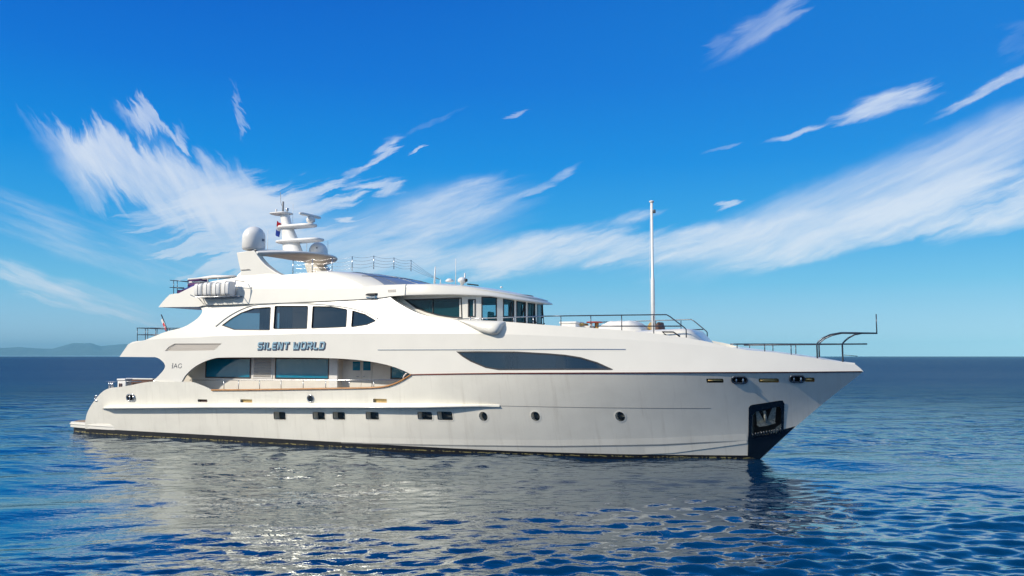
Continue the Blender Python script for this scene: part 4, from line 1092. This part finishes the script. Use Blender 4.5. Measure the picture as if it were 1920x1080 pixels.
c = at(940, 540, -1.6); MB().lathe(c, [(.05, 0), (.06, .05), (.01, .08)], 10).build('gps_dome', 'white_paint', wh)
# navigation light on the side
a = onto(682, 553.6, side_b); 
nb = [onto(x, y, side_b) for x, y in ((681, 553.5), (690, 550), (710, 549.6), (710, 558), (703, 560), (692, 558))]
for hlf, mt, sl_ in ((0, 'rubber', (.55, 1)), (1, 'steel', (0, .45))):
    z_hi = nb[1][2]; z_lo = nb[4][2]; rows = []
    x0, x1 = nb[0][0], nb[2][0]
    for k in range(13):
        t = k / 12; x = x0 + (x1 - x0) * t; w = .16 * min(1, t / .5 + .02) * (1 if t < .97 else .7)
        hh = (z_hi - z_lo) * min(1, t / .4 + .1)
        zc = (z_hi + z_lo) / 2
        za, zb_ = zc - hh / 2 + hh * sl_[0], zc - hh / 2 + hh * sl_[1]
        b0 = side_b(x, zc); rows.append([(x, -b0 + .05, zb_), (x, -b0 - w, zb_ - .02), (x, -b0 - w, za + .02), (x, -b0 + .05, za)])
    m_ = MB().grid(rows, False); m_.add(rows[-1], [(0, 1, 2, 3)]); m_.build('navigation_light', mt, ss)
mb = MB()
for k in range(4):
    a, b_ = onto(727.5, 543.6 + k * 1.3, band_b), onto(742, 543.6 + k * 1.3, band_b); mb.box(a[0], b_[0], a[1] - .012, a[1] + .02, a[2] - .012, a[2] + .012)
mb.build('roof_vent', 'soffit', bandO)

# ---- aft rails ---------------------------------------------------------------------------
def railrow(name, topL, midL, posts, mt='steel_dark', **k): return railing(name, [topL, midL] if midL else [topL], posts, .02, .018, mt, **k)
xs = [257.5, 272.6, 277, 291.9]
Yr = -3.35
railrow('upper_aft_rail', [at(256.6, 615, Yr), at(300, 615, Yr), at(345, 615.5, Yr)], [at(257.5, 627.5, Yr), at(318, 627.3, Yr)], [[at(x, 615, Yr), at(x, 641, Yr)] for x in xs + [318, 330]])
a = at(256.6, 615, Yr); b_ = at(257.5, 627.5, Yr)
railrow('upper_aft_rail', [a, (a[0], 3.2, a[2])], [b_, (b_[0], 3.2, b_[2])], [[(a[0], y, a[2]), (a[0], y, 4.5)] for y in (-2, -.7, .7, 2, 3.2)])
Yr = -3.2
railrow('sundeck_aft_rail', [at(319, 525.5, Yr), at(352.6, 528, Yr)], [at(318.5, 539, Yr), at(345, 539.5, Yr)], [[at(x, 525.5, Yr), at(x, 552, Yr)] for x in (325.6, 332.4, 352.4)])
a = at(325.6, 525.7, Yr); b_ = at(325.6, 539.2, Yr)
railrow('sundeck_aft_rail', [a, (a[0], 3.1, a[2])], [b_, (b_[0], 3.1, b_[2])], [[(a[0], y, a[2]), (a[0], y, 7.3)] for y in (-1.8, 0, 1.8, 3.1)])
railing('sundeck_side_rail', [[at(x, y, -3.05) for x, y in ((352.6, 523.6), (375, 521.5), (400, 519.6), (420, 518), (442, 517.5))]], [[at(x, 520, -3.05), at(x, 530, -3.05)] for x in (389.5, 409, 434)], .04, .02, 'white_paint')
# stern rail
railing('stern_rail', [[at(198.5, 715.4, -3.1), at(265, 715.4, -3.1)]], [[at(x, 715.5, -3.1), at(x, 728, -3.1)] for x in (204.5, 208.5, 211.5)], .028, .03, 'steel')

# ------------------------------------------------------------------ lettering
GL = {'S': [[(1, 1), (.16, 1), (0, .86), (0, .62), (.16, .5), (.84, .5), (1, .38), (1, .14), (.84, 0), (0, 0)]], 'I': [[(.5, 0), (.5, 1)]], 'L': [[(.05, 1), (.05, .12), (.2, 0), (1, 0)]],
      'E': [[(1, 1), (.2, 1), (.05, .88), (.05, .12), (.2, 0), (1, 0)], [(.2, .5), (.85, .5)]], 'N': [[(0, 0), (0, 1), (.22, 1), (.80, 0), (1, 0), (1, 1)]], 'T': [[(0, 1), (1.05, 1)], [(.52, .9), (.52, 0)]],
      'W': [[(0, 1), (.12, 0), (.38, 0), (.5, .62), (.62, 0), (.88, 0), (1, 1)]], 'O': [[(.16, 1), (.84, 1), (1, .86), (1, .14), (.84, 0), (.16, 0), (0, .14), (0, .86), (.16, 1)]],
      'R': [[(0, 1), (.84, 1), (1, .88), (1, .60), (.84, .48), (.14, .48), (0, .36), (0, 0)], [(.58, .42), (1.02, 0)]], 'D': [[(0, 1), (.80, 1), (1, .84), (1, .16), (.80, 0), (.05, 0), (.05, .70)]],
      'i': [[(.5, 0), (.5, 1)], [(.1, 0), (.9, 0)], [(.1, 1), (.9, 1)], [(0, .5), (.9, .5)]], 'a': [[(0, 0), (.5, 1), (1, 0)], [(.2, .38), (.85, .38)]], 'g': [[(1, .85), (.7, 1), (.25, .92), (0, .5), (.25, .08), (.7, 0), (1, .2), (1, .45)]]}
def stroke(mb, pts, w, surf, off, mi=0):
    n = len(pts); L = []; Rr = []
    for i in range(n):
        p = Vector(pts[i]); a = (Vector(pts[i]) - Vector(pts[i - 1])).normalized() if i else None; b = (Vector(pts[i + 1]) - Vector(pts[i])).normalized() if i < n - 1 else None
        a = a or b; b = b or a; na, nb_ = Vector((-a.y, a.x)), Vector((-b.y, b.x)); m_ = (na + nb_)
        m_ = m_.normalized() if m_.length > .1 else na; k = w / 2 / max(.5, m_.dot(na))
        e = Vector((0, 0))
        if i == 0: e = -b * w * .35
        if i == n - 1: e = a * w * .35
        L.append(p + m_ * k + e); Rr.append(p - m_ * k + e)
    q = lambda v, o: (v.x, -(surf(v.x, v.y) + o), v.y)
    mb.grid([[q(v, -.01) for v in L], [q(v, off) for v in L], [q(v, off) for v in Rr], [q(v, -.01) for v in Rr]], False, mi=mi)
def word(text, x0, z0, x1, z1, gap, widths, w, surf, parent, mats, slant=.1, shadow=True, name='letter'):
    tot = sum(widths.get(c, 1) for c in text) + gap * (len(text) - 1); s = (x1 - x0) / tot; h = z1 - z0; x = x0
    for ch_ in text:
        cw = widths.get(ch_, 1) * s
        if ch_ != ' ':
            f = lambda p, dx_=0, dz_=0: (x + w / 2 + p[0] * (cw - w) + slant * p[1] * h + dx_, z0 + w / 2 + p[1] * (h - w) + dz_)
            par = parent
            if shadow:
                mb = MB()
                for j, st_ in enumerate(GL[ch_]):
                    stroke(mb, [f(p, .035, -.035) for p in st_], w + .06, surf, .010 + .003 * j)
                par = mb.build(name, mats[1], parent)
            mb = MB()
            for j, st_ in enumerate(GL[ch_]): stroke(mb, [f(p) for p in st_], w, surf, (.022 if shadow else .008) + .003 * j)
            mb.build('letter_face' if shadow else name, mats[0], par)
        x += cw + gap * s
a, b_ = onto(482.5, 656, side_b), onto(608.5, 641.5, side_b)
word('SILENT WORLD', a[0], a[2] + .02, b_[0], b_[2] + .03, .22, {'I': .34, ' ': .38, 'W': 1.25, 'L': .85, 'T': .95, 'E': .92}, .072, side_b, sp_, ('letter_blue', 'letter_navy'), .10)
a, b_ = onto(322, 690.5, side_b), onto(341, 681.5, side_b)
word('iag', a[0], a[2], b_[0], b_[2], .12, {'i': .35}, .028, side_b, sp_, ('steel_dark', 'steel_dark'), .05, False, 'emblem_letter')

# shift: everything parented to the yacht was modelled in world coordinates
for o in bpy.data.objects:
    if o.parent == yacht: o.matrix_parent_inverse = Matrix.Translation((-18, 0, 0))

# ------------------------------------------------------------------ loose things on the yacht
def thing(name, label, cat, parts, group=None):
    if len(parts) == 1:
        o = parts[0][1].build(name, parts[0][2]); return tag(o, label, cat, group)
    ps = [p for _, m_, _ in parts for p in m_.v]; c_ = (sum(p[0] for p in ps) / len(ps), sum(p[1] for p in ps) / len(ps), min(p[2] for p in ps))
    e = tag(empty(name, c_), label, cat, group)
    for nm, m_, mt in parts:
        m_.v = [(p[0] - c_[0], p[1] - c_[1], p[2] - c_[2]) for p in m_.v]; m_.build(nm, mt, e)
    return e
# flags
def flag(name, label, staff, hoist_t, hoist_b, out_v, cols, amp=.1, n=14, sp=True):
    parts = []; H0, H1 = Vector(hoist_t), Vector(hoist_b)
    def pt(u, v):
        p = H0.lerp(H1, v) + Vector(out_v) * u
        return tuple(p + Vector((0, amp * math.sin(u * 7 + v * 2), 0)) * u)
    for i, (v0, v1, mt) in enumerate(cols):
        rows = [[pt(k / n, v0 + (v1 - v0) * j / 3) for k in range(n + 1)] for j in range(4)]
        parts.append(('stripe', MB().grid(rows, True), mt))
    if staff: parts.append(('staff', MB().tube(staff, .03, 8), 'steel_dark'))
    return thing(name, label, 'flag', parts)
a, b_ = at(519.5, 414, -.35), at(515.5, 436, -.35)
flag('courtesy_flag', 'small red white and blue flag hanging limp beside the radar mast', None, a, at(516.5, 441, -.35), (.10, .12, -.10), [(0, .36, 'flag_red'), (.36, .6, 'flag_white'), (.6, 1, 'flag_blue')], .12)
a, b_ = at(302.5, 590, -2.5), at(313, 617, -2.5)
flag('ensign_flag', 'red and white flag drooping from a leaning staff at the upper aft rail', [a, b_, (b_[0] + .25, b_[1], 4.5)], at(303.5, 593, -2.5), at(311, 615, -2.5), (-.10, .12, -.30), [(0, .38, 'flag_white'), (.38, .72, 'flag_red'), (.72, .80, 'flag_white'), (.80, 1, 'flag_red')], .1)
# life raft canisters and their rack
rk = MB(); ya, yb = -3.95, -3.45
base = [at(x, y, ya) for x, y in ((357, 553), (366, 557), (400, 556.5), (441, 554.5))]
rk.tube(base, .022, 6); b2 = [(p[0], yb, p[2]) for p in base]; rk.tube(b2, .022, 6)
for k in range(9):
    t = k / 8; p = Vector(base[1]).lerp(Vector(base[3]), t); rk.tube([tuple(p), (p.x, yb, p.z)], .018, 6)
e0 = base[3]; ztop_ = at(441, 526, ya)[2]
rk.tube([e0, (e0[0], e0[1], ztop_), (e0[0], yb + .1, ztop_)], .022, 6); rk.tube([(e0[0], ya, ztop_ - .35), (e0[0] + .4, yb + .05, ztop_ - .35), (e0[0] + .45, yb + .2, ztop_ - .3)], .022, 6)
rk.tube([at(370, 556, -3.9), at(383, 571, -3.5)], .02, 6); rk.tube([at(381, 560, -3.8), at(385, 570, -3.5)], .02, 6)
ro = rk.build('raft_rack', 'steel', yacht); ro.matrix_parent_inverse = Matrix.Translation((-18, 0, 0))
zf = base[1][2] + .03; xL = at(366, 540, -3.85)[0]; xR2 = at(434, 540, -3.85)[0]; nC = 4; wC = (xR2 - xL) / nC
names = ['white life raft canister at the aft end of the rack', 'white life raft canister second from the aft end of the rack', 'white life raft canister third from the aft end of the rack', 'white life raft canister at the forward end of the rack, its grey end showing']
for k in range(nC):
    x0 = xL + k * wC; c_ = (x0 + wC / 2, -3.72, zf)
    mb = MB(); rows = []; hC = .66 + .04 * (k % 2)
    for i, (t, s_) in enumerate(((0, .7), (.02, .9), (.08, 1), (.46, 1), (.5, 1.02), (.54, 1), (.86, 1), (.91, .9), (.93, .7))):
        rows.append([(x0 + .03 + (wC - .06) * t, -3.70 + .29 * s_ ** .5 * math.copysign(abs(math.cos(R(a_ * 20))) ** .45, math.cos(R(a_ * 20))), zf + hC / 2 + hC / 2 * s_ ** .4 * math.copysign(abs(math.sin(R(a_ * 20))) ** .5, math.sin(R(a_ * 20)))) for a_ in range(18)])
    mb.grid(rows, True, True); mb.add(rows[0], [tuple(range(18))]); mb.add(rows[-1], [tuple(range(18))])
    st = MB()
    for t in (.5,): st.tube([(x0 + .03 + (wC - .06) * t, -3.70 + .30 * math.copysign(abs(math.cos(R(a_ * 20))) ** .45, math.cos(R(a_ * 20))), zf + hC / 2 + (hC / 2 + .008) * math.copysign(abs(math.sin(R(a_ * 20))) ** .5, math.sin(R(a_ * 20)))) for a_ in range(18)], .014, 5, True)
    thing('life_raft', names[k], 'life raft', [('canister', mb, 'white_paint'), ('strap', st, 'rubber_grey')], 'life raft canisters in the side rack')
# sun loungers / cushions aft on the sun deck
a = at(335, 548, -2.95)
thing('sun_lounger', 'folded blue and purple sun lounger behind the top aft rail', 'lounger', [('seat', MB().box(a[0] - .1, a[0] + 1.0, -3.0, -2.3, a[2] - .1, a[2] + .12, .04), 'cushion_purple'), ('backrest', MB().prism([(a[0] + .25, a[2] + .12), (a[0] + 1.1, a[2] + .36), (a[0] + 1.1, a[2] + .14)], -3.0, -2.3), 'cushion_blue')])
a = at(355, 532, -2.85)
thing('cushion_stack', 'stack of dark purple cushions under the white roll by the aft rail', 'cushions', [('pad', MB().box(a[0] - .1, a[0] + .75, -2.9, -2.2, a[2] - .15, a[2] + .02, .04), 'cushion_purple'), ('pad', MB().box(a[0] - .0, a[0] + .8, -2.9, -2.2, a[2] + .03, a[2] + .12, .03), 'white_paint'), ('pad', MB().box(a[0] - .1, a[0] + .7, -2.9, -2.2, a[2] + .13, a[2] + .24, .03), 'cushion_purple')])
a, b_ = at(362, 524, -2.6), at(441, 519, -2.6)
thing('rolled_awning', 'long white rolled awning lying along the top aft deck', 'awning', [('roll', MB().tube([(a[0], -2.6, a[2]), ((a[0] + b_[0]) / 2, -2.6, (a[2] + b_[2]) / 2 + .06), (b_[0], -2.6, b_[2])], [.06, .11, .08], 10), 'cover_cloth')])
# stern cockpit furniture
a, b_ = at(243, 717, -1.8), at(283, 710, -1.8)
thing('aft_sofa', 'brown aft deck sofa with a white top edge near the stern', 'sofa', [('seat', MB().box(a[0], b_[0] + .4, -2.4, -1.2, 2.0, a[2] + .1, .05), 'cushion_brown'), ('backrest', MB().box(a[0], b_[0] + .4, -2.0, -1.8, a[2], b_[2] - .05, .05), 'cushion_brown'), ('top_edge', MB().box(a[0] - .05, b_[0] + .4, -2.05, -1.75, b_[2] - .05, b_[2] + .02, .02), 'white_paint')])
a, b_ = at(224, 725, -3.0), at(240.5, 710, -3.0)
thing('mooring_winch', 'white capstan housing on the stern quarter between thin rails', 'winch', [('housing', MB().box(a[0], b_[0], -3.15, -2.75, 2.3, b_[2] - .1, .05), 'white_paint'), ('lid', MB().box(a[0] - .0, b_[0] + .0, -3.2, -2.7, b_[2] - .1, b_[2], .03), 'white_paint'), ('bollard', MB().tube([(a[0] + .2, -3.18, 2.4), (a[0] + .2, -3.18, b_[2] - .25)], .035, 8), 'cushion_brown'), ('bollard', MB().tube([(a[0] + .33, -3.18, 2.4), (a[0] + .33, -3.18, b_[2] - .25)], .03, 8), 'cushion_brown')])
# foredeck furniture
def softbox(x0, x1, y0, y1, z0, z1, r=.1): return MB().box(x0, x1, y0, y1, z0, z1, r)
a, b_ = at(1049.7, 603, -1.4), at(1080, 612, -1.4)
thing('deck_locker', 'small white covered deck locker in front of the wheelhouse windows', 'locker', [('body', softbox(a[0], b_[0], -1.4, -.4, 4.9, a[2] - .1, .05), 'cover_cloth'), ('lid', softbox(a[0] - .03, b_[0] + .03, -1.43, -.37, a[2] - .1, a[2], .04), 'cover_cloth')])
a, b_ = at(1081, 607.5, -.9), at(1106, 614, -.9)
thing('deck_bench', 'low bench with gold cushion beside the white locker', 'bench', [('seat', softbox(a[0], b_[0], -.9, -.2, 4.9, a[2] - .08, .03), 'soffit'), ('cushion', softbox(a[0], a[0] + .3, -.95, -.15, a[2] - .08, a[2] + .04, .04), 'cushion_gold')])
a, b_ = at(1095, 602.3, -.7), at(1124, 605, -.7)
thing('deck_table', 'round red topped table standing on the foredeck', 'table', [('top', MB().lathe(((a[0] + b_[0]) / 2, -.3, a[2] - .07), [(.1, 0), ((b_[0] - a[0]) / 2, .0), ((b_[0] - a[0]) / 2 + .02, .03), ((b_[0] - a[0]) / 2, .06), (.02, .06)], 24), 'table_red'), ('leg', MB().tube([((a[0] + b_[0]) / 2 + .1, -.3, 4.9), ((a[0] + b_[0]) / 2 + .1, -.3, a[2] - .05)], .09, 10), 'cushion_gold'), ('leg', MB().tube([((a[0] + b_[0]) / 2 - .1, -.5, 4.9), ((a[0] + b_[0]) / 2 - .1, -.5, a[2] - .05)], .06, 10), 'white_paint')])
a, b_ = at(1120, 601, -1.1), at(1206, 620, -.6); rows = []
for i in range(15):
    t = i / 14; x = a[0] + (b_[0] - a[0]) * t; h = (a[2] - 4.8) * (min(1, .78 + t * .9) if t < .25 else (1 if t < .75 else 1 - .35 * ((t - .75) / .25) ** 1.5)) * (.985 + .015 * math.sin(i * 2.1)); w = 1.0 * (.8 + .2 * min(1, t * 5, (1 - t) * 4))
    rows.append([(x, -.2 + w * math.copysign(abs(math.cos(R(k * 15))) ** .35, math.cos(R(k * 15))), 4.8 + h * abs(math.sin(R(k * 15))) ** .28) for k in range(13)])
cv = MB().grid(rows, True); cv.add(rows[0], [tuple(range(13))]); cv.add(rows[-1], [tuple(range(13))])
thing('covered_sunpad', 'large white fabric cover over the sunpad aft of the foremast', 'cover', [('cover', cv, 'cover_cloth')])
for px, lab, mt in ((1222, 'gold cushioned chair just aft of the foremast foot', 'cushion_gold'), (1236, 'dark brown chair just forward of the foremast foot', 'cushion_brown')):
    a = at(px, 618.5, .5); h = .33
    thing('deck_chair', lab, 'chair', [('backrest', MB().prism([(a[0] - .22, a[2] - .2), (a[0] - .12, a[2] + h * .6), (a[0] - .02, a[2] + h), (a[0] + .1, a[2] + h), (a[0] + .24, a[2] - .2)], .3, .9), mt), ('seat', MB().box(a[0] - .2, a[0] + .3, .25, .95, a[2] - .25, a[2] - .02, .04), 'cushion_brown'), ('leg', MB().box(a[0] - .15, a[0] - .1, .3, .35, a[2] - .5, a[2] - .2), 'steel_dark')], 'chairs by the foremast')
# anchor in its pocket
q = onto(1437, 788, hull_b); s_ = 1 / 47.
nx_, nz_ = 0, 0
def ap_(px, py, d=0.): p = onto(px, py, hull_b); return (p[0], p[1] + .22 - d, p[2])
fl_ = MB()
def slab(pp, d0, d1):
    a_ = [ap_(x, y, d0) for x, y in pp]; b2 = [ap_(x, y, d1) for x, y in pp]; n = len(pp)
    fl_.add(a_ + b2, [tuple(range(n)), tuple(range(n, 2 * n))] + [(i, (i + 1) % n, n + (i + 1) % n, n + i) for i in range(n)])
slab([(1416.5, 768), (1420, 768.5), (1432, 789), (1429, 796), (1419, 795)], .10, .16); 
fl2 = MB(); fl_a = fl_; fl_ = fl2; slab([(1449, 761.5), (1455, 760), (1452.5, 792), (1440, 793), (1438, 789)], .10, .16)
fl3 = MB(); fl_ = fl3; slab([(1418.5, 796), (1428, 792), (1437, 788.5), (1448, 789), (1455, 793), (1447, 796), (1436, 798.5), (1424, 800)], .17, .26)
sh = MB().tube([ap_(1432.5, 772, .12), ap_(1434, 780, .18), ap_(1437, 791, .26)], [.045, .055, .06], 8); sh.tube([ap_(1430, 772.5, .13), ap_(1435, 771.5, .13)], .05, 8)
thing('anchor', 'grey steel anchor stowed in the black pocket at the bow', 'anchor', [('fluke', fl_a, 'anchor_steel'), ('fluke', fl2, 'anchor_steel'), ('crown_plate', fl3, 'anchor_steel'), ('shank', sh, 'anchor_steel')])

# ------------------------------------------------------------------ sea
def build_sea():
    rad = [0.0, 3, 6, 9, 11]
    r = 12.0
    while r < 420: rad.append(r); r += max(.045, .045 * (r / 16) ** 1.8)
    while r < 33500: rad.append(r); r *= 1.13
    rad.append(33500)
    rad = np.array(rad)
    c0 = math.atan2(FW[1], FW[0])
    a1 = np.arange(-50, 50.01, .13); rest = np.arange(52, 308.1, 2.0)
    ang = c0 + np.radians(np.concatenate([a1, rest])); na = len(ang)
    AA, RR = np.meshgrid(ang, rad); X = CX + RR * np.cos(AA); Y = CY + RR * np.sin(AA); Z = np.zeros_like(X)
    dr = np.gradient(rad)[:, None]
    inc = np.minimum(1, np.maximum(0, 1 - np.abs(((AA - c0 + np.pi) % (2 * np.pi)) - np.pi) / R(50)) * 12)
    rng = np.random.RandomState(4)
    g = .50 + .50 * np.sin(X * .11 + .7 * np.sin(Y * .13)) * np.sin(Y * .17 + 1.3 + .8 * np.sin(X * .07))
    lee = 1 - .35 * np.exp(-(((X - 22) / 17) ** 4 + ((Y + 8) / 9) ** 4))      # smoother water in the lee beside the hull
    for k in range(130):
        lam = .22 * (6.5 ** (rng.rand())) if k < 112 else rng.uniform(1.6, 6.5); th = R(-62) + rng.normal(0, .62)
        kx, ky = 2 * np.pi / lam * math.cos(th), 2 * np.pi / lam * math.sin(th)
        amp = lam * (.0036 if lam < .45 else (.0066 if lam < 1.3 else (.0036 if lam < 2.2 else .0021)))
        fade = np.clip(lam / (2.2 * dr) - 1, 0, 1) * np.clip(lam / (3 * RR * R(.13)) - 1, 0, 1)
        mod = (g * lee) if lam < 2.0 else 1.
        ph = kx * X + ky * Y + rng.rand() * 6.28 + .5 * np.sin(X * .31 * rng.rand() + Y * .27)
        Z += amp * np.sin(ph) * fade * mod
    Z *= inc
    nr = len(rad); co = np.stack([X, Y, Z], -1).reshape(-1, 3)
    i, j = np.meshgrid(np.arange(nr - 1), np.arange(na), indexing='ij'); j2 = (j + 1) % na
    q = np.stack([i * na + j, (i + 1) * na + j, (i + 1) * na + j2, i * na + j2], -1).reshape(-1, 4)
    me = bpy.data.meshes.new('sea'); me.vertices.add(len(co)); me.vertices.foreach_set('co', co.astype(np.float32).ravel())
    me.loops.add(q.size); me.loops.foreach_set('vertex_index', q.astype(np.int32).ravel())
    me.polygons.add(len(q)); me.polygons.foreach_set('loop_start', np.arange(0, q.size, 4, dtype=np.int32))
    me.update(calc_edges=True); me.validate(); me.polygons.foreach_set('use_smooth', np.ones(len(me.polygons), bool))
    o = bpy.data.objects.new('sea', me); col.objects.link(o); o['kind'] = 'structure'; o['label'] = 'calm deep blue sea with small ripples'
    m = bpy.data.materials.new('sea_water'); m.use_nodes = True; N = NT(m.node_tree); N.n.clear()
    df = N.new('ShaderNodeBsdfDiffuse'); df.inputs[0].default_value = (.0, .025, .082, 1)
    gl = N.new('ShaderNodeBsdfGlossy'); gl.distribution = 'MULTI_GGX'; gl.inputs[0].default_value = (.93, .98, .91, 1)
    fr = N.new('ShaderNodeFresnel'); fr.inputs[0].default_value = 1.36
    cap = N.new('ShaderNodeMapRange', interpolation_type='SMOOTHSTEP'); cap.inputs[1].default_value = 28; cap.inputs[2].default_value = 110; cap.inputs[3].default_value = .55; cap.inputs[4].default_value = .25
    mx = N.new('ShaderNodeMixShader'); N.l.new(N.m('MINIMUM', N.m('MULTIPLY', fr.outputs[0], 1.8), cap.outputs[0]), mx.inputs[0]); N.l.new(df.outputs[0], mx.inputs[1]); N.l.new(gl.outputs[0], mx.inputs[2])
    om = N.new('ShaderNodeOutputMaterial'); N.l.new(mx.outputs[0], om.inputs[0])
    geo = N.new('ShaderNodeNewGeometry'); P = geo.outputs['Position']
    mp = N.new('ShaderNodeMapping', vector_type='TEXTURE'); N.l.new(P, mp.inputs[0]); mp.inputs['Rotation'].default_value = (0, 0, R(28)); mp.inputs['Scale'].default_value = (1.9, 1, 1)
    n1 = N.noise(mp.outputs[0], 1.0, 3, .5, .3); n2 = N.noise(mp.outputs[0], 3.2, 3, .55, .4); n3 = N.noise(mp.outputs[0], .16, 3, .5)
    calm = N.noise(P, .045, 3, .5)
    dv = N.new('ShaderNodeVectorMath', operation='DISTANCE'); N.l.new(P, dv.inputs[0]); dv.inputs[1].default_value = (30, -30, 0)
    far = N.mapr(dv.outputs['Value'], 14, 90)
    N.l.new(dv.outputs['Value'], cap.inputs[0])
    N.l.new(N.mapr(dv.outputs['Value'], 36, 170, .018, .26), gl.inputs['Roughness'])
    h = N.m('ADD', N.m('MULTIPLY', n1.outputs['Fac'], N.m('ADD', .02, N.m('MULTIPLY', far, .52))), N.m('MULTIPLY', n2.outputs['Fac'], N.m('MULTIPLY', N.mapr(calm.outputs['Fac'], .35, .65, .004, .020), 1.0)))
    h = N.m('ADD', h, N.m('MULTIPLY', n3.outputs['Fac'], N.m('MULTIPLY', far, 1.0)))
    n4 = N.noise(mp.outputs[0], .03, 4, .6); n5 = N.noise(mp.outputs[0], .006, 4, .6)
    wind = N.mapr(N.noise(mp.outputs[0], .012, 3, .6).outputs['Fac'], .35, .65, .55, 1.3)
    h = N.m('ADD', h, N.m('MULTIPLY', n4.outputs['Fac'], N.mapr(dv.outputs['Value'], 100, 600, 0, 6.0)))
    h = N.m('ADD', h, N.m('MULTIPLY', n5.outputs['Fac'], N.mapr(dv.outputs['Value'], 600, 4000, 0, 26)))
    bp = N.new('ShaderNodeBump'); bp.inputs['Strength'].default_value = 1.0; N.l.new(wind, bp.inputs['Distance'])
    N.l.new(h, bp.inputs['Height']); N.l.new(bp.outputs[0], gl.inputs['Normal']); N.l.new(bp.outputs[0], fr.inputs['Normal'])
    me.materials.append(m); return o
sea = build_sea()

# ------------------------------------------------------------------ far hills
def hills():
    prof = [(-700, 12), (-560, 18), (-400, 14), (-250, 20), (-120, 13), (-40, 15), (10, 15.5), (40, 17.5), (52, 16), (75, 14.8), (100, 14), (125, 21), (138, 24.6), (160, 24.2), (172, 24.8), (190, 19), (210, 20.5), (235, 23), (265, 21), (300, 17), (340, 13), (400, 8), (450, 3), (490, 0)]
    D0 = 30500.; nx, ny = 240, 26; rng = random.Random(3); co = []
    for j in range(ny):
        v = j / (ny - 1)
        for i in range(nx):
            px = -700 + 1190 * i / (nx - 1); dep = D0 - 2200 + 4400 * v
            hgt = interp(px, prof) / FPX * D0; env = math.sin(math.pi * min(1, v * .98 + .01)) ** .8
            rel = .12 * math.sin(px * .11 + v * 7) + .08 * math.sin(px * .23 - v * 13 + 1) + .05 * math.sin(px * .51 + v * 23)
            crest = 1 if abs(v - .5) < .05 else (1 + rel * (1 - env * .2)) * .97
            z = hgt * env * min(crest, 1.0) + (EYE if env > .3 else -2)
            lx = (px - 960) / FPX * dep; co.append((CX + lx * RT[0] + dep * FW[0], CY + lx * RT[1] + dep * FW[1], z))
    fs = [(j * nx + i, j * nx + i + 1, (j + 1) * nx + i + 1, (j + 1) * nx + i) for j in range(ny - 1) for i in range(nx - 1)]
    o = MB().add(co, fs, True).build('hills', 'hill_green'); o['kind'] = 'structure'; o['label'] = 'low hazy blue hills on the horizon'
hills()

# ------------------------------------------------------------------ haze
hz_ = MB().box(-34500, 34500, -34500, 34500, -3, 530)
M['haze'] = bpy.data.materials.new('haze'); M['haze'].use_nodes = True
N = NT(M['haze'].node_tree); N.n.clear(); pv = N.new('ShaderNodeVolumePrincipled'); o_ = N.new('ShaderNodeOutputMaterial'); N.l.new(pv.outputs[0], o_.inputs['Volume'])
pv.inputs['Color'].default_value = (.36, .82, 1, 1); pv.inputs['Density'].default_value = .60 / 14500; pv.inputs['Anisotropy'].default_value = -.35
ho = hz_.build('haze', 'haze'); ho['kind'] = 'stuff'; ho['label'] = 'thin pale haze over the sea'
